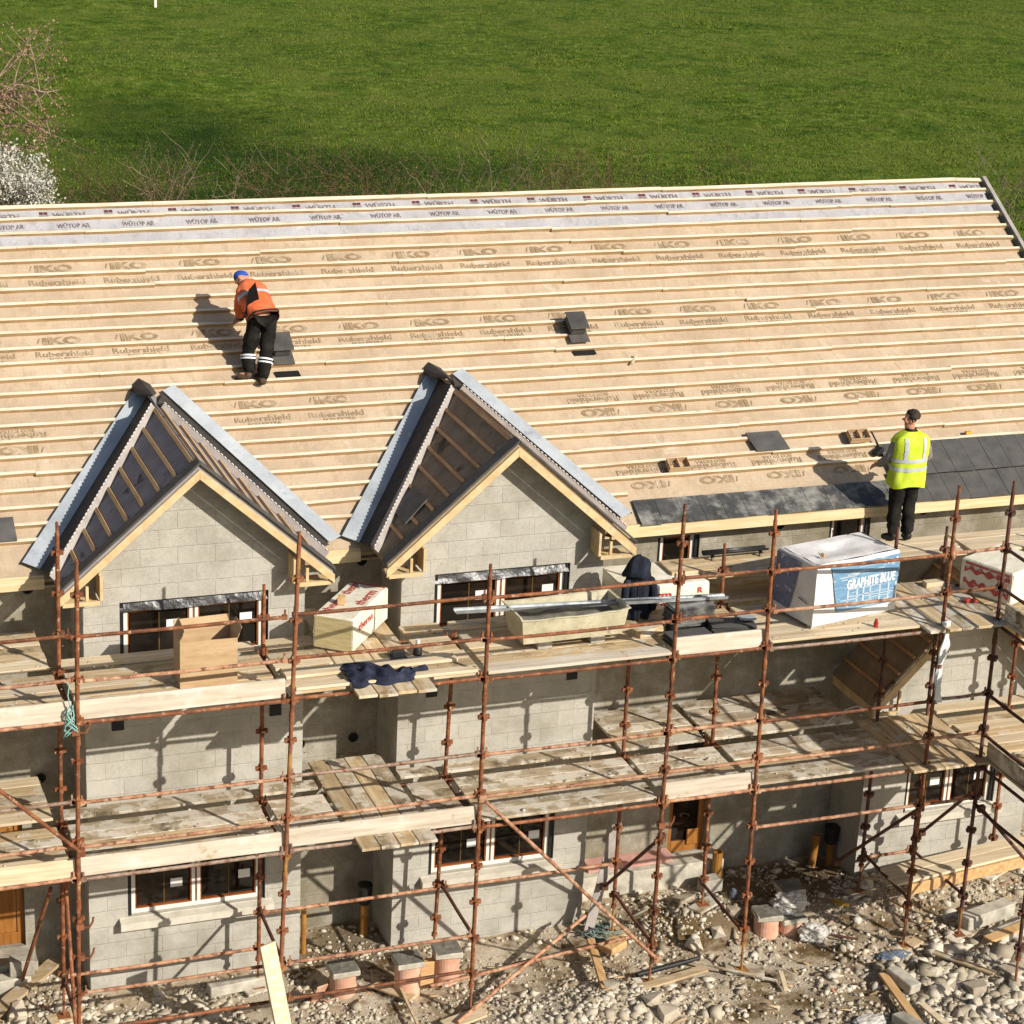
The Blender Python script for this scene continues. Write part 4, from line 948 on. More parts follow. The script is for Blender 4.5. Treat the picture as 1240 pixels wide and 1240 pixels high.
m = MB(); m.prism([T(-.014, .05 if 0 else .30, .775), T(-.014, .46, .10), T(-.014, .765, .12), T(-.014, .77, .79)], T(.004, 0, 0) - T(0, 0, 0)); m.build('side_panel', 'wrapnavy', pk)
m = MB(); m.prism([T(-.014, .12, .30), T(-.014, .30, .33), T(-.014, .30, .315), T(-.014, .12, .285)], T(.004, 0, 0) - T(0, 0, 0)); m.build('printed_line', 'inkdark', pk)
tmb(T, lambda m: (m.bb(.02, Wp - .02, .04, .12, -.03, -.001), m.bb(.02, Wp - .02, .62, .70, -.03, -.001))).build('pallet_bearer', 'oldwood', pk)
tmb(T, lambda m: m.path([(.26 + .03 * math.sin(i * 1.7), .22 + .05 * math.cos(i * 1.1), .86 + .02 * math.sin(i * 2.3)) for i in range(9)], .009, 6)).build('torn_tape', 'gbat', pk, smooth=True)
tag(MB().tube((8.02, -1.66, DZ), (8.02, -1.66, DZ + .07), .03, 10).tube((8.02, -1.66, DZ + .07), (8.02, -1.66, DZ + .11), .02, 10).build('spray_can', 'redcap', at=(8.02, -1.66, DZ)), 'small red topped can at the deck edge before the blue pack', 'can')

# insulation packs
def pack(o, rz, w, d, h, lab, words, grp='insulation packs on the upper deck'):
    T = frame(o, rz); t = thing('insulation_pack', T(w / 2, d / 2, 0), lab, 'insulation pack', grp)
    def f(m):
        n_ = 8; rings = []
        for z, ins in ((0, .015), (.02, 0), (h * .5, -.004), (h - .02, 0), (h, .015)):
            r = []
            for k in range(4 * n_):
                s_, q = divmod(k, n_); q /= n_; a, b = [(q, 0), (1, q), (1 - q, 1), (0, 1 - q)][s_]
                r.append((ins + (w - 2 * ins) * a + .006 * fb((a * 5, b * 5, z * 6), 1, 2), ins + (d - 2 * ins) * b + .006 * fb((a * 5, b * 5, z * 6), 1, 6), z))
            rings.append(r)
        m.loft(rings)
    tmb(T, f).build('wrapped_boards', 'insul', t)
    rd = MB()
    if 'front' in words:
        add_text(rd, 'therm', lambda u, v: T(.42 + u, -.012, h * .60 + v), .46, .13, .02); add_text(rd, 'R', lambda u, v: T(w - .12 + u, -.012, h * .68 + v), .07, .08, .02)
        for k in range(5): x = .34 + .17 * k; rd.prism([T(x, -.012, .05), T(x + .12, -.012, .05), T(x + .12, -.012, .085), T(x, -.012, .085)], T(0, .001, 0) - T(0, 0, 0))
    if 'top' in words:
        add_text(rd, 'therm', lambda u, v: T(.10 - v, d * .30 + u, h + .006), .50, .13, .02); add_text(rd, 'therm', lambda u, v: T(w - .12 - v, d * .62 + u, h + .006), .50, .13, .02); add_text(rd, 'therm', lambda u, v: T(.10 - v, d * .80 + u, h + .006), .40, .13, .02)
        add_text(rd, 'therm', lambda u, v: T(w + .012, d * .34 + u, h * .62 + v), .46, .10, .02)
        rd.prism([T(.02, d - .05, h + .004), T(w - .02, d - .05, h + .004), T(w - .02, d - .02, h + .004), T(.02, d - .02, h + .004)], (0, 0, .002))
    if 'left' in words:
        for zc, hh in ((.72, .10), (.30, .12)): rd.prism([T(-.012, .03 + (d - .08) * q, h * zc + hh * (.3 + .25 * math.sin(q * 31 + zc * 9))) for q in [i / 24 for i in range(25)]] + [T(-.012, .03 + (d - .08) * q, h * zc - hh * (.3 + .25 * math.sin(q * 23 + zc * 5))) for q in [i / 24 for i in range(24, -1, -1)]], T(-.001, 0, 0) - T(0, 0, 0))
        rd.prism([T(-.012, .04, h * .92), T(-.012, d - .06, h * .92), T(-.012, d - .06, h * .86), T(-.012, .04, h * .86)], T(-.001, 0, 0) - T(0, 0, 0))
    rd.build('printed_lettering', 'redprint' if 'front' not in words else 'textred', t)
    ed = MB(); ed.prism([T(.015, -.008, .02), T(w - .015, -.008, .02), T(w - .015, -.008, h - .02), T(.015, -.008, h - .02)], T(0, .002, 0) - T(0, 0, 0)) if 'front' not in words else ed.prism([T(w + .008, .02, .02), T(w + .008, d - .02, .02), T(w + .008, d - .02, h - .02), T(w + .008, .02, h - .02)], T(-.002, 0, 0) - T(0, 0, 0))
    ed.build('foam_edges', 'insuly' if 'left' not in words else 'insul', t); return t
pack((1.0, -.60, DZ + .025), math.radians(-38), .50, 1.15, .43, 'red lettered insulation pack lying askew between the two bays', 'top')
pack((5.08, -.45, DZ), 0, 1.17, .80, .325, 'insulation pack with red lettering behind the slates, carrying platform boards', 'front')
pack((10.09, -1.46, DZ), math.radians(24), .85, .78, .45, 'insulation pack with red stripes on its shaded side at the right edge', 'left')
tag(MB().prism([(1.34, -.42, 5.10), (1.42, -.46, 5.10), (1.44, -.40, 5.10), (1.36, -.36, 5.10)], (.01, .02, .1)).build('timber_offcut', 'gbat', at=(1.4, -.4, 5.1)), 'small brown offcut lying on the askew red lettered pack', 'offcut')

# cardboard box
T = frame((-.775, -1.365, DZ), -.035); cb_ = thing('cardboard_box', T(.33, .21, 0), 'open brown cardboard box standing on the upper deck below the left gable', 'box')
def f(m):
    w, d, h, t = .66, .42, .58, .006
    m.bb(0, w, 0, t, 0, h); m.bb(0, w, d - t, d, 0, h); m.bb(0, t, t, d - t, 0, h); m.bb(w - t, w, t, d - t, 0, h); m.bb(t, w - t, t, d - t, 0, t)
    m.prism([(0, d, h), (w, d, h), (w - .01, d + .05, h + .11), (.01, d + .04, h + .09)], (0, t, 0)); m.prism([(0, 0, h), (0, d, h), (.06, d - .02, h + .14), (.06, .02, h + .12)], (-t, 0, 0)); m.prism([(w, 0, h), (w, d, h), (w + .06, d - .02, h + .10), (w + .05, .02, h + .12)], (t, 0, 0))
tmb(T, f).build('carton', 'card', cb_)
tmb(T, lambda m: m.bb(.005, .655, -.0035, -.001, .20, .235)).build('packing_tape', 'insuly', cb_)

# mortar tub on bearers
tb = thing('mortar_tub', (4.07, -1., DZ), 'pale rectangular mortar tub with a sagging rim, propped on blocks', 'tub')
T = frame((3.37, -1.345, DZ + .085), .035)
def f(m):
    w, d, h = 1.40, .60, .345; out, inn_ = [], []
    rr = []
    for z, g in ((0, .04), (h, 0)):
        for th in (0,): pass
    def ring(z, g, sag=0):
        r = []; n_ = 10
        for k in range(4 * n_):
            s_, q = divmod(k, n_); q /= n_; a, b = [(q, 0), (1, q), (1 - q, 1), (0, 1 - q)][s_]
            zz = z - (sag * (.5 + .5 * fb((a * 3, b * 3, 0), 1.5, 4)) if s_ == 0 else 0) - sag * .4 * (s_ == 2) * q
            r.append((g + (w - 2 * g) * a, g + (d - 2 * g) * b - (.03 * math.sin(PI * a) if s_ == 0 and z > .1 else 0), zz))
        return r
    m.loft([ring(0, .05), ring(h * .5, .02, 0), ring(h, 0, .035), ring(h + .005, -.022, .035), ring(h + .018, -.02, .035), ring(h + .012, .012, .035), ring(h * .45, .03, 0)], cap=False)
    b0 = ring(0, .05); m.add(b0, [tuple(range(len(b0)))])
    m.v = m.v
tmb(T, f).build('trough', 'tub', tb)
tmb(T, lambda m: m.grid(lambda u, v: (.03 + 1.34 * u, .03 + .54 * v, .16 + .05 * fb((u * 5, v * 3, 0), 1.2) + .03 * v), list(np.linspace(0, 1, 24)), list(np.linspace(0, 1, 12)))).build('mortar', 'mortar', tb, smooth=True)
for x in (.30, 1.0):
    p = T(x, .0, -.085); tag(MB().bb(p.x - .07, p.x + .12, p.y + .03, p.y + .6, DZ + .002, DZ + .083).build('support_block', 'conc', at=(p.x, p.y, DZ), bevel=.006), 'grey block propping the mortar tub at its ' + ('left' if x < .5 else 'right') + ' end', 'block')
tag(MB().beam((2.65, -.95, 5.085), (6.22, -1.02, 4.965), .10, .006).beam((2.65, -1.0, 5.10), (6.22, -1.07, 4.98), .006, .04).beam((2.65, -.90, 5.10), (6.22, -.97, 4.98), .006, .04).build('metal_channel', 'steel', at=(4.4, -.97, 5.06)), 'long pale galvanised channel lying across the mortar tub', 'metal channel')

plank((4.92, -1.22, DZ + .045), (5.34, -1.05, DZ + .045), .16, .09, 'deckwood', 'stubby pale timber right of the mortar tub', 'timber', 'timber')
# slates in stacks
for nm, x, y, cnt_, rz, lab in (('slate_stack', 5.68, -1.10, 26, .12, 'tall stack of dark slates beside the red front standard'), ('slate_stack', 6.12, -1.42, 13, -.25, 'low stack of dark slates behind the short toe board'), ('slate_stack', 5.50, -1.52, 9, .05, 'shallow pile of slates at the foot of the tall slate stack')):
    m = MB(); z = DZ
    for k in range(cnt_):
        R = Matrix.Rotation(rz + random.gauss(0, .05), 3, 'Z') @ Matrix.Rotation(random.gauss(0, .01), 3, 'X'); m.box((x + random.gauss(0, .012), y + random.gauss(0, .012), z + .006), (.56, .30, .0085), R); z += .0125
    tag(m.build(nm, 'slatedust' if cnt_ > 20 else 'slate', at=(x, y, DZ)), lab, 'slate stack', 'stacks of slates on the deck')
tag(MB().prism([(6.25, -1.25, DZ + .19), (6.47, -1.33, DZ + .18), (6.40, -1.55, DZ + .2), (6.2, -1.48, DZ + .205)], (0, 0, .006)).build('plastic_sheet', 'lead', at=(6.3, -1.4, DZ)), 'scrap of pale sheet on the low slate stack', 'sheet')

# coat hanging over a post
ct = thing('coat', (5.18, -.62, DZ), 'dark navy hooded coat hanging on a post above the deck', 'coat')
m = MB(); rings = []
for z, a, b in ((.01, .175, .125), (.05, .185, .13), (.12, .18, .13), (.22, .17, .125), (.32, .16, .12), (.42, .155, .115), (.50, .165, .115), (.56, .15, .11), (.62, .115, .10)):
    rings.append([(5.18 + .012 * math.sin(z * 14) + (a + (.035 * (.75 - z)) * math.sin(4 * t * 2 * PI + z * 7) + .018 * math.sin(9 * t * 2 * PI + z * 13)) * math.cos(2 * PI * t), -.62 + (b + .03 * (.8 - z) * math.sin(6 * t * 2 * PI + 1 + 3 * z)) * math.sin(2 * PI * t), DZ + z + (.03 * math.sin(3 * t * 2 * PI) if z < .03 else 0)) for t in [i / 60 for i in range(60)]])
m.loft(rings); m.build('coat_body', 'navy', ct, smooth=True)
m = MB(); rings = []
for z, a, b in ((.54, .16, .12), (.58, .185, .14), (.63, .165, .145), (.69, .15, .14), (.75, .135, .125), (.80, .095, .09), (.825, .03, .03)): rings.append([(5.165 + .02 * math.sin(z * 9) + (a + .02 * math.sin(3 * t * 2 * PI + z * 12) + .012 * math.sin(7 * t * 2 * PI)) * math.cos(2 * PI * t), -.63 + (b + .014 * math.sin(5 * t * 2 * PI + 2)) * math.sin(2 * PI * t), DZ + z + .035 * math.cos(2 * PI * t + 2.4)) for t in [i / 40 for i in range(40)]])
m.loft(rings); m.build('hood', 'navy', ct, smooth=True)
MB().path([(5.15, -.762, DZ + .53), (5.152, -.765, DZ + .40), (5.145, -.775, DZ + .25), (5.15, -.785, DZ + .06)], .008, 6).build('zip', 'blackplas', ct)
for s_ in (-1, 1): skin_mesh('sleeve', [((5.18 + s_ * .15, -.65, DZ + .55), .05), ((5.18 + s_ * .20, -.68, DZ + .38), .055), ((5.18 + s_ * .19, -.70, DZ + .2), .05), ((5.18 + s_ * .185, -.70, DZ + .1), .045)], [(0, 1), (1, 2), (2, 3)], 'navy', ct)
tag(MB().tube((5.18, -.62, DZ), (5.18, -.62, DZ + .66), .024, 8).build('post', 'rust', at=(5.18, -.62, DZ)), 'short rusty post inside the hanging navy coat', 'post')
# clothes thrown over the boards
m = MB()
def cl(u, v):
    x = 1.12 + .98 * u; w_ = .20 + .10 * math.sin(u * 5 + .6) - .08 * (u > .8); y = -1.60 + (v - .5) * 2 * w_ * (1 + .35 * fb((u * 6, v > .5, 0), 1, 4)) + .08 * math.sin(u * 7); e = 1 - abs(v - .5) * 2
    return (x + .03 * fb((v * 5, u, 0), 1), y, UB + .085 + (.062 + .055 * fb((u * 7, v * 4, 1), 1) + .03 * math.sin(u * 38 + 4 * v) * math.sin(v * 9 + u * 6)) * math.sqrt(max(0, e)) * (.5 + .8 * math.sin(PI * min(1, u * 1.05))) - .05 * (v < .08))
m.grid(cl, list(np.linspace(0, 1, 80)), list(np.linspace(0, 1, 30))); tag(m.build('jacket', 'navyl', at=(1.5, -1.6, UB + .08), smooth=True, solid=.012), 'crumpled navy work jacket thrown over the deck boards', 'jacket')
m = MB(); m.bb(1.80, 1.96, -1.20, -1.09, DZ + .045, DZ + .12).bb(1.76, 1.98, -1.24, -1.08, DZ + .04, DZ + .055); tag(m.build('battery_charger', 'blackplas', at=(1.87, -1.15, DZ), bevel=.01), 'small black battery case beside the dark bottle', 'battery')
bo = thing('bottle', (2.12, -1.17, DZ), 'dark bottle with a white cap near the navy jacket', 'bottle')
MB().loft([[(2.12 + r * math.cos(t), -1.17 + r * math.sin(t), DZ + z) for t in [i * PI / 7 for i in range(14)]] for z, r in ((0, .05), (.02, .055), (.13, .055), (.17, .03), (.19, .025))]).build('flask', 'blackplas', bo, smooth=True)
MB().tube((2.12, -1.17, DZ + .19), (2.12, -1.17, DZ + .24), .027, 12).build('cap', 'white', bo)
m = MB()
for i in range(5): m.path([(2.75 + .1 * i, -.35 + .05 * math.sin(i * 2), DZ + .012), (3.0 + .07 * i, -.30 - .03 * i, DZ + .03), (3.2 + .05 * i, -.33, DZ + .012)], .005, 5)
tag(m.build('wall_ties', 'steel', at=(3, -.33, DZ)), 'loose steel wires lying below the right gable window', 'wires')
# gutter offcut on its brackets
gu = thing('gutter', (6.9, .13, 5.005), 'black gutter length on two feet under the small left window', 'gutter')
m = MB(); rings = [[(x, .13 + .06 * math.cos(a), 5.125 + .05 * math.sin(a)) for a in [PI + PI * i / 10 for i in range(11)]] for x in (6.42, 7.34)]
m.loft(rings, cap=False, closed=False); m.build('gutter_body', 'blackplas', gu, smooth=True, solid=.006)
for x in (6.55, 7.24): MB().beam((x, .10, 5.006), (x, .13, 5.075), .03, .03).bb(x - .02, x + .02, .07, .19, 5.062, 5.074).build('bracket', 'blackplas', gu)
# sheet knotted to the standard, and the rope
m = MB(); rings = []
for i in range(26):
    t = i / 25; z = 4.70 - 1.12 * t; w_ = .055 * (1 - .5 * math.sin(t * 9) ** 2) * (1.15 - .8 * abs(t - .3)) * (1.7 if t > .82 else 1) + .006; cx = 8.93 - .02 * t + .02 * math.sin(7 * t)
    rings.append([(cx + w_ * math.cos(a) * (1 + .3 * math.sin(3 * a + 9 * t)), -1.845 + w_ * .45 * math.sin(a) + .012 * math.sin(5 * a + 14 * t), z) for a in [k * PI / 8 for k in range(16)]])
m.loft(rings); tag(m.build('plastic_sheet', 'sheet', at=(8.9, -1.84, 4.6), smooth=True), 'twisted white polythene hanging from the standard beside the pack', 'sheet')
m = MB(); m.path([(-2.16, -1.80, 5.10), (-2.10, -1.83, 5.04), (-2.12, -1.83, 4.92), (-2.10, -1.83, 4.80), (-2.06, -1.84, 4.70)], .008, 6)
for k in range(9): a = k * 1.3; m.path([(-2.10 + .03 * math.sin(a + i) * (1 + .3 * i), -1.84 + .02 * math.cos(a * 2 + i), 4.78 - .055 * i + .03 * math.sin(a)) for i in range(7)], .007, 5)
tag(m.build('rope', 'rope', at=(-2.1, -1.84, 4.9), smooth=True), 'tangled turquoise rope tied to the left standard', 'rope')
tag(MB().path([(7.65, -.2, DZ - .25), (7.85, -.9, DZ - .06), (8.02, -1.3, DZ - .05)], .006, 5).build('wire', 'sheet', at=(7.8, -.8, 4.5)), 'loose pale wire hanging below the upper deck', 'wire')
m = MB(); m.path([(8.1, -.5, 2.75), (8.4, -.3, 2.80), (8.7, -.25, 2.84), (8.95, -.3, 2.76)], .006, 5); tag(m.build('wire', 'sheet', at=(8.5, -.3, 2.7)), 'bent pale wire lying on the lower deck', 'wire')
tag(MB().box((9.62, -1.2, DZ + .03), (.12, .06, .05), Matrix.Rotation(.6, 3, 'Z')).box((9.70, -1.24, DZ + .035), (.05, .09, .04), Matrix.Rotation(.2, 3, 'Z')).build('work_gloves', 'redcap', at=(9.65, -1.2, DZ), bevel=.012), 'red and dark work gloves lying on the crosswise boards', 'gloves')
tag(MB().bb(9.35, 9.62, -.62, -.50, DZ, DZ + .07).build('timber_offcut', 'newwood', at=(9.5, -.56, DZ), bevel=.004), 'pale timber offcut below the striped insulation pack', 'offcut')

# ------------------------------------------------------------------ things on the roof
def roof_box(x, s, lab, rz=0.):
    t = thing('nail_box', RP(x, s, .04), lab, 'nail box', 'boxes of nails on the roof')
    q = lambda u, v, h: RP(x + u, s + v, .058 + h)
    def bx(mb, u0, u1, v0, v1, h0, h1): mb.add([q(a, b, c) for a in (u0, u1) for b in (v0, v1) for c in (h0, h1)], [(0, 1, 3, 2), (4, 6, 7, 5), (0, 4, 5, 1), (2, 3, 7, 6), (0, 2, 6, 4), (1, 5, 7, 3)])
    m = MB(); w, d, h, k = .15, .09, .09, .008
    bx(m, -w, w, -d, -d + k, 0, h); bx(m, -w, w, d - k, d, 0, h); bx(m, -w, -w + k, -d + k, d - k, 0, h); bx(m, w - k, w, -d + k, d - k, 0, h); bx(m, -.006, .006, -d + k, d - k, 0, h); bx(m, -w + k, -.007, -d + k, d - k, 0, k); bx(m, .007, w - k, -d + k, d - k, 0, k)
    m.build('tray', 'card', t)
    nl = MB()
    for i in range(26): u = random.choice((-.08, .08)) + random.uniform(-.05, .05); v = random.uniform(-.06, .06); nl.tube(q(u, v, .012 + random.random() * .02), q(u + random.uniform(-.03, .03), v + random.uniform(-.03, .03), .02 + random.random() * .03), .004, 5)
    nl.build('nails', 'steel', t); return t
roof_box(6.53, .90, 'open nail box on the battens left of the loose slate'); roof_box(9.36, 1.17, 'open nail box on the battens beside the yellow vested worker')
def loose_slate(x0, x1, s0, s1, lab, h=.066, sk=.0):
    m = MB(); m.prism([RP(x0 + sk, s0, h + .012), RP(x1 + sk, s0, h + .012), RP(x1, s1, h), RP(x0, s1, h)], Vector((0, HS, -HC)) * .008); o = m.build('loose_slate', 'slate', at=RP((x0 + x1) / 2, s0, h)); return tag(o, lab, 'slate', 'single slates lying on the battens')
loose_slate(7.72, 8.22, 1.05, 1.40, 'loose dark slate on the battens left of the yellow vested worker', sk=.05); loose_slate(-2.72, -2.22, .52, .90, 'loose grey slate at the left edge beside the left gable')
def roof_vent(x, s, lab):
    t = thing('roof_vent', RP(x, s, .03), lab, 'roof vent', 'black roof vents')
    q = lambda u, v, h: RP(x + u, s + v, h + .022)
    m = MB(); m.prism([q(-.13, -.30, .05), q(.15, -.30, .05), q(.15, .12, .042), q(-.13, .12, .042)], Vector((0, HS, -HC)) * .008); m.build('base_slate', 'slate', t)
    m = MB(); A = [q(-.11, -.16, .052), q(.11, -.16, .052), q(.11, .16, .047), q(-.11, .16, .047)]; B = [q(-.10, -.17, .19), q(.10, -.17, .19), q(.10, .10, .20), q(-.10, .10, .20)]
    m.loft([A, B]); m.build('cowl', 'slate', t, bevel=.01)
    m = MB(); m.prism([q(-.14, -.19, .195), q(.14, -.19, .195), q(.14, .13, .205), q(-.14, .13, .205)], Vector((0, -HS, HC)) * .012); m.build('cowl_lid', 'verge', t, bevel=.004)
    m = MB(); m.prism([q(-.12, -.50, .0), q(.20, -.50, .0), q(.18, -.38, .0), q(-.15, -.38, .0)], Vector((0, -HS, HC)) * .002)
    tag(m.build('roof_opening', 'hole', at=RP(x, s - .44)), 'dark cut opening in the roof membrane below the ' + ('right' if x > 3 else 'left') + ' roof vent', 'opening')
roof_vent(5.86, 3.53, 'boxy black roof vent standing alone on the battens'); roof_vent(1.62, 3.42, 'black roof vent behind the legs of the orange vested worker')
tag(MB().beam(RP(6.49, 2.78, .06), RP(6.62, 2.95, .055), .025, .02).build('timber_offcut', 'newwood', at=RP(6.55, 2.86, .05)), 'little stick of timber on the battens right of the roof vent', 'offcut')
m = MB(); m.beam(RP(9.62, 1.02, .06), RP(9.60, 1.25, .08), .025, .02).beam(RP(9.5, .86, .06), RP(9.64, .94, .07), .10, .06); tag(m.build('nail_gun', 'blackplas', at=RP(9.55, 1, .05), bevel=.006), 'dark nail gun on the roof edge by the yellow vested worker', 'tool')
tag(MB().box(RP(11.1, 1.12, .06), (.09, .05, .04)).build('timber_offcut', 'yellowwood', at=RP(11.1, 1.12, .05), bevel=.004), 'tiny yellow block on the top slate course', 'offcut')

# ------------------------------------------------------------------ things on the ground
def pot(x, y, h, lab, tilt=0.):
    g = gz(x, y); t = thing('terracotta_pot', (x, y, g), lab, 'pot', 'terracotta pots with concrete caps')
    MB().loft([[(x + r * math.cos(a) + tilt * z, y + r * math.sin(a), g - .02 + z) for a in [i * PI / 14 for i in range(28)]] for z, r in ((0, .165), (.02, .17), (h * .6, .165), (h, .172))]).build('pot_body', 'terra', t, smooth=False)
    m = MB(); m.box((x + tilt * h, y, g - .02 + h + .042), (.36, .33, .08), Matrix.Rotation(random.uniform(-.2, .2), 3, 'Z')); m.build('cap', 'conc', t, bevel=.012)
    m = MB(); m.grid(lambda u, v: (x - .17 + .34 * u + tilt * h, y - .16 + .32 * v, g - .02 + h + .084 + .02 * max(0, fb((u * 4 + x, v * 4, 0), 1)) * math.sin(PI * u) * math.sin(PI * v)), list(np.linspace(0, 1, 10)), list(np.linspace(0, 1, 10))); m.build('mortar', 'mortar', t)
pot(1.38, -.86, .32, 'low terracotta pot with a grey concrete cap, leftmost by the yellowed standard'); pot(2.17, -1.05, .44, 'tall terracotta pot with a grey cap left of the buff bricks'); pot(2.74, -.90, .40, 'terracotta pot with a grey cap right of the buff bricks')
pot(7.24, -.98, .27, 'terracotta pot with a grey cap left of the polythene bag'); pot(7.80, -.52, .34, 'terracotta pot with a grey cap behind the polythene bag'); pot(7.58, -1.0, .18, 'low terracotta pot under the polythene bag')
g = gz(2.47, -.86)
for k in range(5): tag(MB().box((2.455 + random.gauss(0, .006), -.90 + random.gauss(0, .006), g + .03 + .068 * k), (.21, .10, .064), Matrix.Rotation(random.gauss(0, .05), 3, 'Z')).build('brick', 'brick', at=(2.455, -.9, g + .068 * k), bevel=.005), ['bottom', 'second lowest', 'middle', 'second highest', 'top'][k] + ' buff brick of the little pile between two pots', 'brick', 'buff bricks in a pile')
def crumple(x, y, z, rx, ry, rz_, lab, mat, seed, name='plastic_bag', cat='bag'):
    bm = bmesh.new(); bmesh.ops.create_icosphere(bm, subdivisions=4, radius=1); m = MB()
    for v in bm.verts:
        p = v.co; k = 1 + .28 * fb(p, 2.2, seed) + .16 * fb(p, 5, seed + 3) + .07 * abs(fb(p, 11, seed)); v.co = Vector((x + p.x * rx * k, y + p.y * ry * k, max(z - .005, z + rz_ * .8 + p.z * rz_ * k)))
    m.add([v.co[:] for v in bm.verts], [[v.index for v in f.verts] for f in bm.faces]); bm.free(); return tag(m.build(name, mat, at=(x, y, z)), lab, cat)
crumple(7.62, -.86, gz(7.6, -.9) + .20, .26, .18, .14, 'crumpled clear polythene bag draped between the pots', 'bag', 2.); crumple(7.80, -1.30, gz(7.8, -1.3), .22, .15, .12, 'crumpled clear polythene bag on the dirt before the pots', 'bag', 7.)
crumple(8.62, -2.0, gz(8.6, -2.0), .22, .10, .06, 'faded blue and black plastic wrapper on the rubble', 'bluecap', 5., 'plastic_wrapper', 'wrapper'); crumple(7.52, -3.35, gz(7.5, -3.35), .22, .12, .07, 'grey rag of plastic beside the concrete block', 'bag', 9., 'plastic_wrapper', 'wrapper')
m = MB(); rn_ = random.Random(8)
for k in range(46):
    a = rn_.random() * 6.28; r0 = rn_.uniform(.02, .24); c = Vector((5.08 + r0 * math.cos(a), -.35 + r0 * math.sin(a), gz(5.1, -.35) + .02 + .13 * rn_.random() * (1 - r0 * 3))); b = rn_.random() * 6.28
    m.path([c + Vector((.05 * i * math.cos(b + .7 * i), .05 * i * math.sin(b + .5 * i), .025 * math.sin(i * 1.9 + k))) for i in range(5)], rn_.uniform(.006, .014), 5)
tag(m.build('netting', 'netting', at=(5.1, -.35, 0), smooth=True), 'heap of grey green netting at the foot of the leaning channel', 'netting')
crumple(7.20, -.05, gz(7.2, 0), .05, .06, .08, 'small blue plastic scrap by the wall', 'bluecap', 8., 'plastic_wrapper', 'wrapper')
tag(MB().box((10.95, -.35, gz(10.9, -.35) + .05), (.12, .1, .06), Matrix.Rotation(.5, 3, 'Z')).build('plastic_scrap', 'redcap', at=(10.95, -.35, 0), bevel=.015), 'small red scrap of plastic by the right wall', 'scrap')
# service ducts
def duct(x, y, z0, z1, r, lab, mat='orange_pipe', black=0., lean=0.):
    t = thing('service_duct', (x, y, z0), lab, 'duct'); m = MB()
    n_ = 14; R = lambda z, rr: [(x + lean * (z - z0) + rr * math.cos(2 * PI * i / n_), y + rr * math.sin(2 * PI * i / n_), z) for i in range(n_)]
    m.loft([R(z0, r), R(z1, r), R(z1, r * .82), R(z1 - .06, r * .82)]); m.build('pipe', mat, t, smooth=False)
    if black: MB().loft([R(z1 - .04, r * 1.3), R(z1 + .02, r * 1.7), R(z1 + black, r * 1.9), R(z1 + black, r * 1.6)]).build('cowl', 'blackplas', t)
duct(2.05, .45, -.05, .50, .055, 'orange duct with a black cowl in the recess between the bays', black=.24); duct(1.17, .25, -.1, .62, .035, 'thin orange duct against the right side of the left bay'); duct(7.14, .40, .05, .52, .07, 'short orange duct right of the glazed door')
duct(8.72, .55, -.05, .48, .055, 'orange duct against the shaded wall, left of the black cowled one', lean=.08); duct(9.0, .55, -.05, .36, .06, 'orange duct under a wide black cowl by the right bay', black=.22)
tag(MB().beam((5.29, -.30, 1.74), (4.93, -.34, .02), .012, .14, up=(1, 0, .2)).build('metal_channel', 'upstand', at=(4.93, -.34, 0)), 'grey metal channel leaning against the corner of the right bay', 'metal channel')
# timber and tubes lying about
plank((.34, -2.30, -.02), (.14, -1.86, 1.47), .225, .038, 'newwood', 'pale plank leaning on the scaffold beside the yellowed standard')
plank((8.88, -1.36, .735), (11.3, -1.02, .735), .22, .04, 'newwood', 'pale raised plank nearest the viewer at right'); plank((8.9, -1.12, .735), (11.3, -.79, .735), .22, .04, 'newwood', 'pale raised plank nearer the right wall')
plank((9.1, -1.44, .62), (11.3, -1.13, .62), .04, .16, 'gbat', 'brown timber on edge below the raised planks')
plank((-2.9, -.35, .10), (-1.95, .62, .16), .20, .04, 'deckwood', 'weathered plank lying in the rubble at lower left')
plank((4.74, -.86, .22), (4.46, -2.12, .16), .10, .06, 'gbat', 'dark brown timber lying across the pale rubble heap', 'timber', 'timber')
plank((8.17, -2.50, .10), (8.0, -3.75, .12), .12, .04, 'gbat', 'brown timber batten in the rubble at lower right', 'timber', 'timber'); plank((8.28, -3.3, .12), (8.36, -3.9, .10), .10, .03, 'newwood', 'pale timber strip beside the brown batten', 'timber', 'timber')
plank((4.95, -1.95, .10), (6.0, -1.72, .09), .14, .03, 'deckwood', 'flat board on the dirt below the long brace'); plank((9.95, -2.15, .12), (10.9, -1.9, .14), .16, .04, 'gbat', 'orange brown board before the concrete slabs at right')
plank((6.8, -2.45, .06), (6.92, -2.05, .08), .06, .03, 'newwood', 'little pale lath on bare dirt', 'timber', 'timber'); plank((5.85, -1.5, .10), (6.8, -2.2, .05), .03, .03, 'oldwood', 'thin grey lath on the dirt left of the pots', 'timber', 'timber')
plank((9.1, -2.2, .10), (9.6, -2.9, .10), .10, .03, 'deckwood', 'weathered lath on the dense rubble at right', 'timber', 'timber'); plank((8.5, -.55, .06), (8.44, -.95, .22), .10, .04, 'yellowwood', 'yellow offcut leaning by the orange ducts', 'timber', 'timber')
plank((2.05, -1.15, .12), (2.02, -2.1, .06), .03, .03, 'deckwood', 'thin lath on the ground before the tall pot', 'timber', 'timber'); plank((.75, -2.0, .06), (1.1, -1.75, .08), .30, .02, 'newwood', 'square pale board scrap on the ground before the pots', 'board scrap', 'board_scrap'); plank((1.0, -.95, .0), (1.05, -1.1, .3), .16, .02, 'terra', 'pinkish sherd standing left of the low pot', 'sherd', 'sherd')
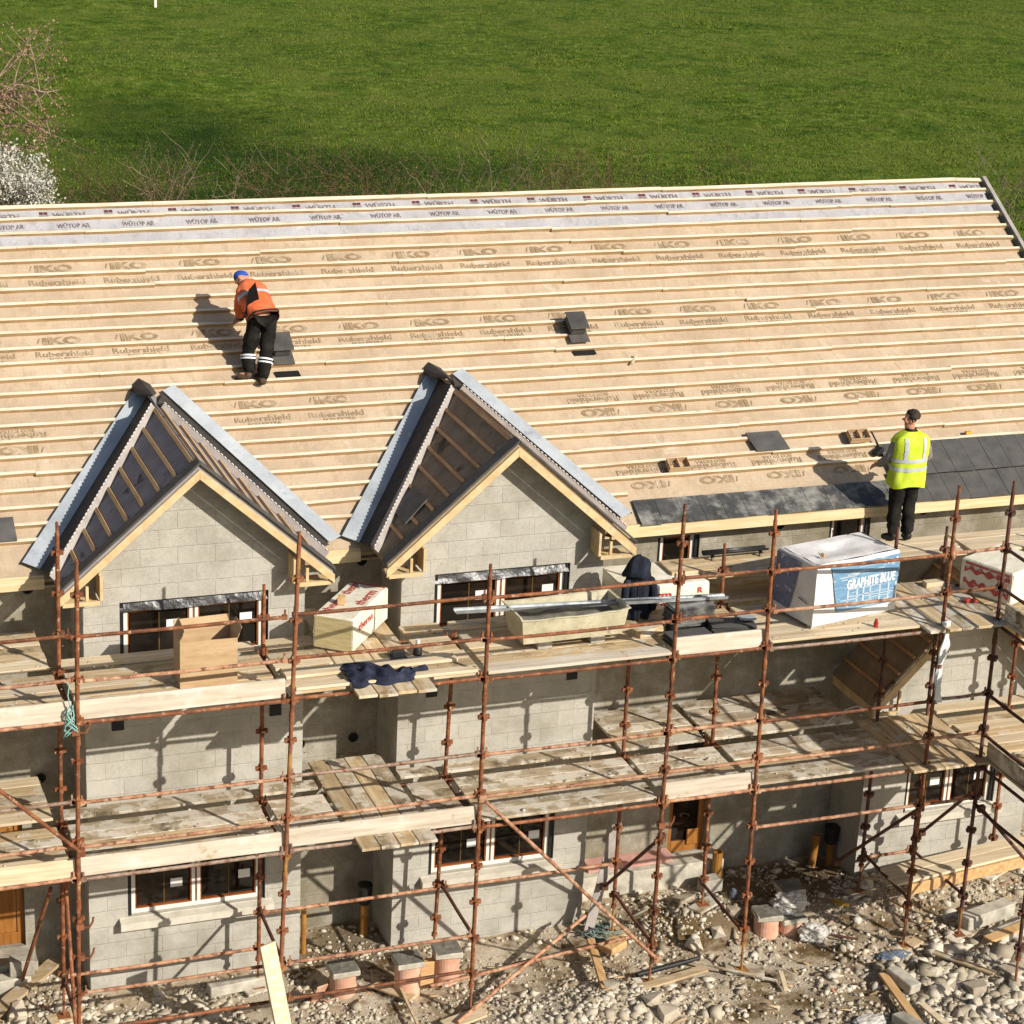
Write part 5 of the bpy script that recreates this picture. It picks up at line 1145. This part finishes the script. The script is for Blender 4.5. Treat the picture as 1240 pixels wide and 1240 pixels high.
plank((1.8, -.85, .05), (2.15, -1.35, .08), .16, .03, 'deckwood', 'short board lying left of the tall pot', 'board scrap', 'board_scrap'); plank((2.35, -2.0, .05), (2.9, -1.85, .06), .22, .03, 'newwood', 'pale board scrap at the bottom centre', 'board scrap', 'board_scrap')
def ltube(p, q, lab, mat='rustpink', r=.024): return tag(MB().tube(p, q, r, 10).build('loose_tube', mat, at=p), lab, 'tube', 'loose tubes on the ground')
ltube((2.4, -1.22, .13), (5.25, -1.05, .30), 'rusty tube lying level across the pale rubble heap'); ltube((2.5, -2.05, .10), (4.82, -.45, .34), 'rusty tube slanting up to the right bay corner')
ltube((5.08, -1.62, .08), (6.0, -1.52, .12), 'short black pipe lying on the dirt', 'blackplas', .03); ltube((-2.18, -.62, 1.9), (-2.46, .30, .04), 'rusty tube leaning beside the left orange door', 'rust'); ltube((8.3, -1.6, .08), (7.7, -1.15, .06), 'thin dark tube half buried beside the bag', 'rustdark', .018)
def lump(x, y, r, sc, lab, mat='stone', rz=0., name='rock', cat='rock', k=None, grp=None):
    pv, pf = protos[random.randrange(16) if k is None else k]; M3 = np.array(Matrix.Rotation(rz, 3, 'Z')); p = (pv / np.abs(pv).max(0) * np.array(sc) * r) @ M3.T; zb = gz(x, y)
    m = MB(); m.add([(x + a, y + b, zb + c + r * sc[2] * .6) for a, b, c in p], [list(f) for f in pf]); return tag(m.build(name, mat, at=(x, y, zb), bevel=.006), lab, cat, grp)
lump(4.96, -2.36, .13, (1, .8, .8), 'pale angular rock at the bottom centre, left of its darker neighbour'); lump(5.10, -2.58, .14, (1, .9, .8), 'squarish grey rock at the bottom centre'); lump(6.42, -.12, .15, (1.1, .7, .6), 'white rock on top of the brown dirt mound'); lump(6.52, -1.0, .13, (1, .7, .6), 'pale rock below the brown dirt mound')
lump(6.14, -1.15, .15, (1, .8, .6), 'grey rock beside the standard under the slates'); lump(6.9, -.62, .11, (1, .8, .8), 'small pale rock left of the pots'); lump(4.6, -1.9, .12, (1, .8, .7), 'grey rock on the pale heap beside the brown timber'); lump(-1.2, -1.3, .14, (1.2, .8, .7), 'pale rock near the left standard foot'); lump(-2.6, -.3, .16, (1, 1, .8), 'large pale rock at the left edge'); lump(9.2, -3.1, .15, (1.1, .8, .6), 'grey rock among the dense rubble at right'); lump(9.9, -2.9, .17, (1.2, .9, .6), 'broad grey rock near the near standard at right'); lump(10.4, -3.3, .14, (1, .8, .7), 'rounded grey rock right of the near standard')
def blk(x, y, z, d, rz, lab, tilt=0., mat='conc'): return tag(MB().box((x, y, z), d, Matrix.Rotation(rz, 3, 'Z') @ Matrix.Rotation(tilt, 3, 'X')).build('concrete_block', mat, at=(x, y, 0), bevel=.012), lab, 'concrete block', 'concrete blocks lying about')
blk(8.36, -2.70, .10, (.19, .46, .14), .25, 'broken concrete block lying on the rubble beside the brown batten', .1); blk(7.92, -3.62, .08, (.20, .44, .14), .2, 'concrete block at the bottom edge right of the grey rag', -.1); blk(10.3, -1.55, .12, (.9, .22, .2), .25, 'long concrete slab before the right bay'); blk(10.55, -1.95, .06, (.9, .25, .14), .25, 'lower concrete slab nearer the viewer at right')
blk(-2.55, .30, .12, (.44, .20, .215), .1, 'concrete block at the left door, lower of the two'); blk(-2.42, .32, .34, (.30, .20, .215), -.15, 'concrete block at the left door, upper of the two'); blk(5.05, -.9, .11, (.32, .22, .1), .5, 'brown wooden looking block under the leaning channel', 0, 'gbat'); blk(6.98, .25, .12, (.3, .2, .2), .1, 'concrete block at the foot of the glazed door')
blk(.15, -.45, .09, (.8, .16, .14), .1, 'concrete sill lying on the ground under the left window')
# ------------------------------------------------------------------ people
def hand(vs, es, wrist, palm, side, spread, curl, fr_):
    """adds palm, four fingers and a thumb to a skeleton; side = direction across the knuckles, fr_ = way the fingers bend"""
    w = Vector(vs[wrist][0]); p = Vector(palm); d = (p - w).normalized(); side = (Vector(side) - d * Vector(side).dot(d)).normalized(); fr_ = Vector(fr_)
    i0 = len(vs); vs.append((w.lerp(p, .55), (.036, .022))); es.append((wrist, i0)); vs.append((p, (.038, .020))); es.append((i0, i0 + 1))
    for k, L in enumerate((.072, .082, .076, .058)):
        b = p + side * (.030 - .020 * k) * spread; m = b + d * L * .5 + fr_ * curl * .35 * L; e = m + d * L * .35 * (1 - curl * .6) + fr_ * curl * .6 * L
        a = len(vs); vs += [(b + d * .012, .0105), (m, .0098), (e, .0085)]; es += [(i0 + 1, a), (a, a + 1), (a + 1, a + 2)]
    t = w.lerp(p, .55) + side * .034; a = len(vs); vs += [(t, .013), (t + side * .022 + d * .025 + fr_ * .01, .0115), (t + side * .024 + d * .05 + fr_ * .022, .0095)]; es += [(i0, a), (a, a + 1), (a + 1, a + 2)]

def head(vs, es, neck, base, look, tilt_up=None):
    """skull with face: base = neck joint index; look = unit vector the face points along"""
    n = Vector(neck); lk = Vector(look).normalized(); upv = Vector(tilt_up or (0, 0, 1)).normalized(); sd = lk.cross(upv).normalized()
    i = len(vs)
    vs += [(n + upv * .055, .060), (n + upv * .105 + lk * .014, .080), (n + upv * .168 + lk * .006, .094), (n + upv * .225 - lk * .004, .072)]
    es += [(base, i), (i, i + 1), (i + 1, i + 2), (i + 2, i + 3)]
    j = len(vs); vs += [(n + upv * .070 + lk * .078, .027), (n + upv * .130 + lk * .108, .013), (n + upv * .116 + lk * .118, .011)]          # chin, nose
    es += [(i, j), (i + 1, j + 1), (j + 1, j + 2)]
    for s_ in (-1, 1): vs.append((n + upv * .13 + sd * s_ * .092 - lk * .008, (.010, .022))); es.append((i + 1, len(vs) - 1))
    return n + upv * .13, lk, upv, sd

def person_torso_ring(c, ax, ay, a, b, n=28, k=2.6):
    r = []
    for i in range(n):
        t = 2 * PI * i / n; cx, cy = math.cos(t), math.sin(t)
        r.append(Vector(c) + Vector(ax) * a * math.copysign(abs(cx) ** (2 / k), cx) + Vector(ay) * b * math.copysign(abs(cy) ** (2 / k), cy))
    return r

# --- the worker in the yellow vest: stands on the platform facing the roof, head turned left
B2 = Vector((9.30, .18, 5.006))
p2 = thing('person', B2, 'person in a yellow high visibility vest and black trousers standing at the eaves', 'person', 'roofers at work')
L = lambda x, y, z: B2 + Vector((x, y, z))
vs = [(L(.09, .06, .92), .09), (L(.09, .05, 1.10), .12), (L(.10, .05, 1.30), .14), (L(.10, .06, 1.42), .12), (L(.095, .075, 1.50), .058), (L(.09, .085, 1.55), .055)]
es = [(0, 1), (1, 2), (2, 3), (3, 4), (4, 5)]
hc = head(vs, es, L(.085, .09, 1.56), 5, (-.80, .55, -.08))
for s_, hip, kn, an, toe_ in ((-1, L(0, .06, .86), L(-.015, .10, .48), L(-.03, .05, .09), L(-.13, .14, .04)), (1, L(.18, .06, .86), L(.175, .06, .48), L(.16, .0, .09), L(.17, .10, .04))):
    i = len(vs); vs += [(hip, .07), (kn, .062), (an, .045), (toe_, .035)]; es += [(0, i), (i, i + 1), (i + 1, i + 2), (i + 2, i + 3)]
arms2 = []
for s_, sh, eb, wr, pm in ((-1, L(-.10, .06, 1.42), L(-.165, .14, 1.14), L(-.20, .34, .99), L(-.215, .42, .955)), (1, L(.30, .06, 1.42), L(.405, .08, 1.15), L(.42, .28, 1.06), L(.425, .36, 1.03))):
    i = len(vs); vs += [(sh, .062), (eb, .046), (wr, .03)]; es += [(3, i), (i, i + 1), (i + 1, i + 2)]; arms2.append((sh, eb, wr)); hand(vs, es, i + 2, pm, (s_ * -.6, 0, .8), 1., .6, (0, .3, -.8))
skin_mesh('body', vs, es, 'skin', p2)
hcn, lk, upv, sd = hc
m = MB(); rings = []
for a in np.linspace(0, 1, 9):                           # hair: a cap over crown and nape, open at the face
    th = a * 1.72; rings.append([hcn + upv * (.034 + .106 * math.cos(th)) + (lk * math.cos(t) * .105 + sd * math.sin(t) * .096) * math.sin(max(th, .02)) * (1.04 if math.cos(t) < .35 else (1.02 if th < 1.0 else .80)) - lk * .012 + upv * (.05 * max(0, math.cos(t)) * max(0, th - .9)) + Vector((fb((math.cos(t) * 3, math.sin(t) * 3, th * 3), 1.5, 2), fb((math.cos(t) * 3, math.sin(t) * 3, th * 3), 1.5, 7), 0)) * .016 for t in [k * 2 * PI / 26 for k in range(26)]])
m.loft(rings); m.build('hair', 'hair', p2, smooth=True)
tv, te = [(L(.09, .06, .93), (.15, .105))], []
for hip, kn, an in ((L(-.005, .06, .84), L(-.02, .10, .48), L(-.03, .05, .10)), (L(.185, .06, .84), L(.18, .07, .48), L(.165, .01, .10))):
    i = len(tv); md = hip.lerp(kn, .5); m2 = kn.lerp(an, .5); tv += [(hip, .118), (md, .110), (kn, .098), (m2, .094), (an + Vector((0, 0, -.03)), .092)]; te += [(0, i)] + [(i + q, i + q + 1) for q in range(4)]
skin_mesh('trousers', tv, te, 'trousers', p2, fold=.022)
for an, toe_ in ((L(-.03, .05, .09), L(-.155, .15, .035)), (L(.165, .0, .09), L(.18, .13, .035))):
    skin_mesh('boot', [(an + Vector((0, -.02, .04)), .062), (an + Vector((0, -.03, -.045)), .055), (an.lerp(toe_, .55) + Vector((0, 0, -.01)), (.056, .05)), (toe_, (.05, .036))], [(0, 1), (1, 2), (2, 3)], 'bootsblack', p2)
for sh, eb, wr in arms2: skin_mesh('sleeve', [(sh.lerp(L(.1, .06, 1.42), .3), .085), (sh, .078), (sh.lerp(eb, .5), .072), (eb, .066), (eb.lerp(wr, .6), .058), (wr, .048)], [(q, q + 1) for q in range(5)], 'grey_sleeve', p2, fold=.010)
ax, ay = Vector((1, -.05, 0)), Vector((.05, 1, 0)); ptv = [(.79, .262, .195, .085), (.86, .255, .185, .09), (1.0, .245, .17, .095), (1.18, .250, .165, .1), (1.32, .265, .16, .10), (1.42, .268, .148, .10), (1.475, .225, .125, .095), (1.515, .155, .105, .09), (1.545, .085, .08, .09)]
def vest_pt(z, t, grow=0.):
    for (z0, a0, b0, c0), (z1, a1, b1, c1) in zip(ptv, ptv[1:]):
        if z <= z1 or z1 == ptv[-1][0]:
            q = max(0, min(1, (z - z0) / (z1 - z0))); a, b, c = a0 + (a1 - a0) * q + grow, b0 + (b1 - b0) * q + grow, c0 + (c1 - c0) * q; break
    cx, cy = math.cos(t), math.sin(t); kk = 2 / 2.5
    w = 1 + .022 * math.sin(5 * t + z * 9) + .018 * math.sin(9 * t - z * 14) + .05 * fb((cz_ := math.cos(t) * 3, math.sin(t) * 3, z * 7), 1, 4)
    return L(c, .065, z) + ax * a * w * math.copysign(abs(cx) ** kk, cx) + ay * b * w * math.copysign(abs(cy) ** kk, cy)
TS = [2 * PI * i / 56 for i in range(56)]
m = MB(); m.loft([[vest_pt(z + (.02 * math.sin(3 * t) if z < .82 else 0), t) for t in TS] for z in [.79, .82, .87, .92, 1.0, 1.08, 1.16, 1.24, 1.32, 1.38, 1.42, 1.45, 1.475, 1.5, 1.515, 1.545]], cap=False); vest = m.build('vest', 'hivis', p2, smooth=True)
for zb in (1.015, 1.135): MB().loft([[vest_pt(zb, t, .006) for t in TS], [vest_pt(zb + .05, t, .006) for t in TS]], cap=False).build('reflective_band', 'refl', vest, smooth=True)
for xo in (-.135, .135):
    m = MB(); pts = []
    for z in [1.185 + .018 * i for i in range(17)]:
        row = []
        for dx in (-.025, 0, .025):
            best = min([PI + PI * i / 90 for i in range(91)], key=lambda t: abs((vest_pt(z, t, .006) - L(.1, .065, z)).x - xo - dx)); row.append(vest_pt(z, best, .007))
        pts.append(row)
    m.loft(pts, cap=False, closed=False); m.build('reflective_band', 'refl', vest, smooth=True)
MB().loft([person_torso_ring(L(.09, .08, z), ax, ay, a, a * .95, 20, 2.) for z, a in ((1.50, .085), (1.54, .08), (1.575, .072))], cap=False).build('collar', 'bootsblack', p2, smooth=True)

# --- the worker in the orange vest: bent over on the slope, reaching down to the left
w = lambda *a: Vector(a)
B1 = w(1.17, 3.0, 6.87)
p1 = thing('person', B1, 'person in an orange jacket and blue knitted hat bending over on the roof slope', 'person', 'roofers at work')
hp = w(1.305, 3.20, 7.74); nk = w(1.225, 3.62, 8.03)
vs = [(hp, .09), (hp.lerp(nk, .35), .12), (hp.lerp(nk, .7), .135), (hp.lerp(nk, .92), .10), (nk + w(-.01, .03, .01), .055)]; es = [(0, 1), (1, 2), (2, 3), (3, 4)]
tu = (nk - hp).normalized() * 1.0 + w(-.12, .05, .12)
hc = head(vs, es, nk + w(-.015, .03, -.02), 4, (-.75, .45, -.55), tu)
legs1 = ((w(1.215, 3.18, 7.68), w(1.13, 3.20, 7.26), w(1.10, 3.08, 6.98), w(.93, 3.13, 6.955)), (w(1.40, 3.18, 7.67), w(1.335, 3.10, 7.24), w(1.265, 2.97, 6.92), w(1.22, 3.16, 6.965)))
for hip, kn, an, toe_ in legs1: i = len(vs); vs += [(hip, .07), (kn, .06), (an, .045), (toe_, .035)]; es += [(0, i), (i, i + 1), (i + 1, i + 2), (i + 2, i + 3)]
arms1 = []
for s_, sh, eb, wr, pm in ((-1, w(1.12, 3.60, 7.93), w(1.10, 3.66, 7.69), w(1.17, 3.78, 7.56), w(1.13, 3.83, 7.52)), (1, w(1.36, 3.56, 7.98), w(1.38, 3.70, 7.74), w(1.27, 3.83, 7.58), w(1.22, 3.88, 7.54))):
    i = len(vs); vs += [(sh, .06), (eb, .045), (wr, .03)]; es += [(3, i), (i, i + 1), (i + 1, i + 2)]; arms1.append((sh, eb, wr)); hand(vs, es, i + 2, pm, (0, .7, .5), 1., .7, (-.3, .2, -.7))
skin_mesh('body', vs, es, 'skin', p1)
hcn, lk, upv, sd = hc
m = MB(); m.loft([[hcn + upv * (.03 + .105 * math.cos(th)) + (lk * math.cos(t) * .104 + sd * math.sin(t) * .096) * math.sin(max(th, .02)) for t in [k * 2 * PI / 24 for k in range(24)]] for th in np.linspace(0, 1.62, 8)]); m.build('knitted_hat', 'blue_hat', p1, smooth=True)
tv, te = [(hp + w(0, .01, .03), (.178, .135))], []
for hip, kn, an, toe_ in legs1: i = len(tv); tv += [(hip, .118), (hip.lerp(kn, .5), .108), (kn, .096), (kn.lerp(an, .5), .096), (an + w(0, 0, .0), .094)]; te += [(0, i)] + [(i + q, i + q + 1) for q in range(4)]
tr = skin_mesh('trousers', tv, te, 'trousers', p1, fold=.022)
for hip, kn, an, toe_ in legs1:
    for q in (.22, .36):
        c = kn.lerp(an + w(0, 0, .04), q); d = (an - kn).normalized(); a = d.orthogonal().normalized(); b = d.cross(a); m = MB(); m.loft([[c + d * e + (a * math.cos(t) + b * math.sin(t)) * .104 for t in [k * PI / 12 for k in range(24)]] for e in (-.011, .011)], cap=False); m.build('reflective_band', 'reflw', tr)
    skin_mesh('boot', [(an + w(0, -.01, .05), .064), (an + w(0, -.02, -.03), .056), (an.lerp(toe_, .55) + w(0, 0, -.012), (.056, .05)), (toe_ + w(0, 0, -.01), (.05, .038))], [(0, 1), (1, 2), (2, 3)], 'boots', p1)
d = (nk - hp).normalized(); axx = Vector((1, .12, 0)); axx = (axx - d * axx.dot(d)).normalized(); ayy = d.cross(axx)
def jk(q, t, g=0.):
    prof = [(-.16, .215, .165), (0, .205, .155), (.3, .20, .15), (.6, .215, .150), (.85, .21, .13), (1.0, .15, .105), (1.1, .085, .085)]
    for (q0, a0, b0), (q1, a1, b1) in zip(prof, prof[1:]):
        if q <= q1 or q1 == 1.1:
            k = (q - q0) / (q1 - q0); a, b = a0 + (a1 - a0) * k + g, b0 + (b1 - b0) * k + g; break
    ww = 1 + .022 * math.sin(5 * t + q * 6) + .018 * math.sin(8 * t - q * 9) + .06 * fb((math.cos(t) * 3, math.sin(t) * 3, q * 5), 1, 4); cx, cy = math.cos(t), math.sin(t); kk = .8
    return hp + (nk - hp) * q + axx * a * ww * math.copysign(abs(cx) ** kk, cx) + ayy * b * ww * math.copysign(abs(cy) ** kk, cy)
m = MB(); m.loft([[jk(q, t) for t in TS] for q in (-.16, -.08, 0, .1, .2, .3, .4, .5, .6, .7, .8, .9, 1.0, 1.1)], cap=False); jac = m.build('jacket', 'hivisorange', p1, smooth=True)
for sh, eb, wr in arms1: skin_mesh('sleeve', [(sh.lerp(nk, .4), .085), (sh, .085), (sh.lerp(eb, .5), .075), (eb, .066), (eb.lerp(wr, .5), .06), (eb.lerp(wr, .9), .05)], [(q, q + 1) for q in range(5)], 'hivisorange', p1, fold=.012)
MB().loft([[jk(q, t, g) for t in TS] for q, g in ((-.15, .004), (-.13, .012), (-.09, .012), (-.07, .004))], cap=False).build('tool_belt', 'bootsblack', p1)
MB().loft([[jk(q, t, .006) for t in TS] for q in (.52, .62)], cap=False).build('reflective_band', 'refl', jac, smooth=True)
for sh, eb, wr in arms1:
    pm = wr + (wr - eb).normalized() * .07; skin_mesh('glove_cuff', [(eb.lerp(wr, .8), .052), (wr, .048), (wr.lerp(pm, .6), .044)], [(0, 1), (1, 2)], 'bootsblack', p1)
m = MB(); m.prism([w(1.12, 3.19, 8.075), w(1.218, 3.21, 8.175), w(1.295, 3.23, 7.855), w(1.20, 3.19, 7.80), w(1.075, 3.19, 7.755)], w(.004, .014, .004)); tag(m.build('slate', 'blackslate', at=(1.18, 3.2, 7.9)), 'dark slate tucked under the arm of the orange jacketed worker', 'slate')

# ------------------------------------------------------------------ trees and hedge
def grow(mb, tips, p, d, Lh, r, depth, rr, spread=.6, up_=.1, kids=(2, 3)):
    n_ = 3; pts = [p]; dd = d.copy()
    for i in range(n_):
        dd = (dd + Vector((rr.gauss(0, .18), rr.gauss(0, .18), rr.gauss(0, .14) + up_ * .3))).normalized(); pts.append(pts[-1] + dd * Lh / n_)
    mb.path(pts, [r * (1 - .14 * i) for i in range(n_ + 1)], 5 if r > .02 else 3)
    if depth <= 0: tips += pts[1:]; return
    if depth <= 1: tips += pts[2:]
    for k in range(rr.randint(*kids)):
        q = pts[rr.randint(1, n_)] if k else pts[-1]; a = Vector((rr.gauss(0, 1), rr.gauss(0, 1), rr.gauss(0, .7) + up_)).normalized()
        grow(mb, tips, q, (dd * (1 - spread) + a * spread * 1.1).normalized(), Lh * rr.uniform(.6, .85), r * .62, depth - 1, rr, spread, up_, kids)
def leaves(tips, per, size, jit, rr, mat, name, parent, flat=.5):
    m = MB()
    for t in tips:
        for k in range(per):
            if rr.random() < .25: continue
            c = t + Vector((rr.gauss(0, jit), rr.gauss(0, jit), rr.gauss(0, jit))); a = Vector((rr.gauss(0, 1), rr.gauss(0, 1), rr.gauss(0, 1))).normalized(); b = a.orthogonal().normalized(); s_ = size * rr.uniform(.5, 1.3)
            b = (Matrix.Rotation(rr.random() * 6.28, 3, a) @ b); e = a.cross(b); m.add([c - b * s_, c + e * s_ * flat, c + b * s_, c - e * s_ * flat], [(0, 1, 2, 3)])
    return m.build(name, mat, parent)
rr = random.Random(4)
# tall brown budded tree at the left
tt = thing('budding_tree', (-.9, 37.2, fz(-.9, 37.2)), 'tall bare tree with brown buds at the left edge of the field', 'tree')
m = MB(); tips = []; m.path([(-.9, 37.2, -.2), (-.8, 37.2, 1.5), (-.6, 37.1, 3.2), (-.3, 37, 5.0), (-.1, 37, 7)], [.2, .17, .14, .10, .05], 8)
for p, d, Lh, r in ((w(-.6, 37.1, 3.2), w(1, -.05, .30), 2.5, .075), (w(-.65, 37.1, 2.8), w(1, .05, .22), 2.5, .07), (w(-.45, 37.0, 4.2), w(1, -.1, .30), 2.2, .06), (w(-.3, 37.0, 5.0), w(.9, .2, .35), .8, .05), (w(-.1, 37.0, 6.6), w(.9, -.1, .5), .9, .045), (w(-.1, 37.0, 7.), w(.5, .1, .9), .9, .05), (w(-.3, 37., 5.2), w(-.7, .2, .6), 1.2, .05), (w(-.5, 37.1, 3.9), w(-.8, -.2, .4), 1.3, .05), (w(-.3, 37., 5.6), w(.1, -.9, .4), 1., .045), (w(-.4, 37., 4.6), w(.95, .25, .02), 2.1, .06), (w(-.4, 37., 4.4), w(1., .0, .12), 2.3, .06), (w(-.5, 37., 3.6), w(1., .1, .30), 2.1, .06), (w(-.5, 37., 3.8), w(1., -.2, .2), 1.9, .05), (w(-.2, 37., 6.2), w(.9, .0, .35), 1.3, .05), (w(-.6, 37., 3.4), w(1., -.15, .12), 2.0, .05), (w(-.4, 37., 4.5), w(1., -.1, .1), 1.4, .05)): grow(m, tips, p, d.normalized(), Lh, r, 3, rr, .55, .0, (2, 4))
m.build('trunk', 'bark', tt); leaves([t for t in tips if rr.random() < .9], 9, .042, .10, rr, 'catkin', 'crown', tt, .5)
# blossoming blackthorn
bt_ = thing('blossom_bush', (2.7, 36.0, fz(2.7, 36)), 'white blossoming bush behind the ridge at the left edge', 'bush'); m = MB(); tips = []
for k in range(16): a = rr.random() * 6.28; grow(m, tips, w(2.4 + .25 * math.cos(a), 36 + .25 * math.sin(a), 0), w(math.cos(a) * .42, math.sin(a) * .42, 1).normalized(), 1.55, .035, 3, rr, .5, .25, (2, 3))
tips = [t for t in tips if (t.x - 2.35) ** 2 / 2.9 + (t.y - 36) ** 2 / 3.4 + (t.z - 2.2) ** 2 / 3.6 < 1.0]
m.build('stems', 'barkdark', bt_); leaves(tips, 30, .036, .14, rr, 'blossom', 'blossoms', bt_, .8)
# bare hedge shrubs in a row, each its own plant
hedge = [(4.9, 36.2, 3.0, 0, 'low bare bramble next to the white blossom bush'), (6.3, 36.6, 2.9, 0, 'bare thorny shrub left of the twiggy clump behind the ridge'), (7.6, 36.1, 3.05, 1, 'pale twiggy shrub behind the ridge above the orange vested worker'), (8.8, 36.5, 2.8, 1, 'sparse grey twigged shrub right of the pale twiggy one'), (10.9, 36.3, 3.25, 0, 'reddish brown bramble clump behind the ridge'), (12.4, 36.5, 3.15, 0, 'brown bramble clump with upright shoots'), (13.6, 36.2, 2.8, 0, 'low brown bramble right of the upright shoots'), (15.6, 36.4, 3.1, 1, 'thin upright twigs above the middle of the ridge'), (17.3, 36.6, 3.05, 1, 'sparse twiggy shrub in the middle of the hedge'), (18.9, 36.2, 3.2, 0, 'brown twiggy clump right of the middle of the ridge'), (20.6, 36.5, 2.7, 0, 'low brown shrub trailing off along the hedge'), (24.3, 36.4, 2.35, 0, 'barely showing shrub behind the ridge at centre right'), (33.2, 35.6, 2.9, 1, 'pale twiggy shrub behind the right end of the ridge'), (34.9, 34.4, 3.1, 0, 'brown bushy hedge plant at the right edge'), (34.3, 31.8, 2.6, 0, 'dark hedge plant beside the right verge'), (36.2, 33., 3., 1, 'pale twiggy hedge plant cut by the right edge')]
for x, y, h, kind, lab in hedge:
    t = thing('hedge_shrub', (x, y, fz(x, y)), lab, 'shrub', 'bare shrubs of the hedge behind the ridge'); m = MB(); tips = []
    for k in range(14 if kind == 0 else 7):
        a = rr.random() * 6.28; rad = rr.random() * .8; grow(m, tips, w(x + rad * math.cos(a), y + .5 * rad * math.sin(a), 0), w(math.cos(a) * .35, math.sin(a) * .3, 1).normalized(), (h + 1.1) * rr.uniform(.36, .5), .017 if kind else .014, 2, rr, .5, .3, (2, 4))
    m.build('stems', 'bark' if kind else 'barkdark', t)
    leaves(tips, 4 if kind == 0 else 1, .022, .10, rr, 'leaf' if kind == 0 else 'catkin', 'foliage', t, .6)
tag(MB().box((18.79, 95.2, .25), (.14, .14, 1.3)).prism([(18.72, 95.13, .9), (18.86, 95.13, .9), (18.79, 95.13, 1.0)], (0, .14, 0)).build('white_post', 'white', at=(18.79, 95.2, 0), bevel=.01), 'small white post far out in the field at the top', 'post')
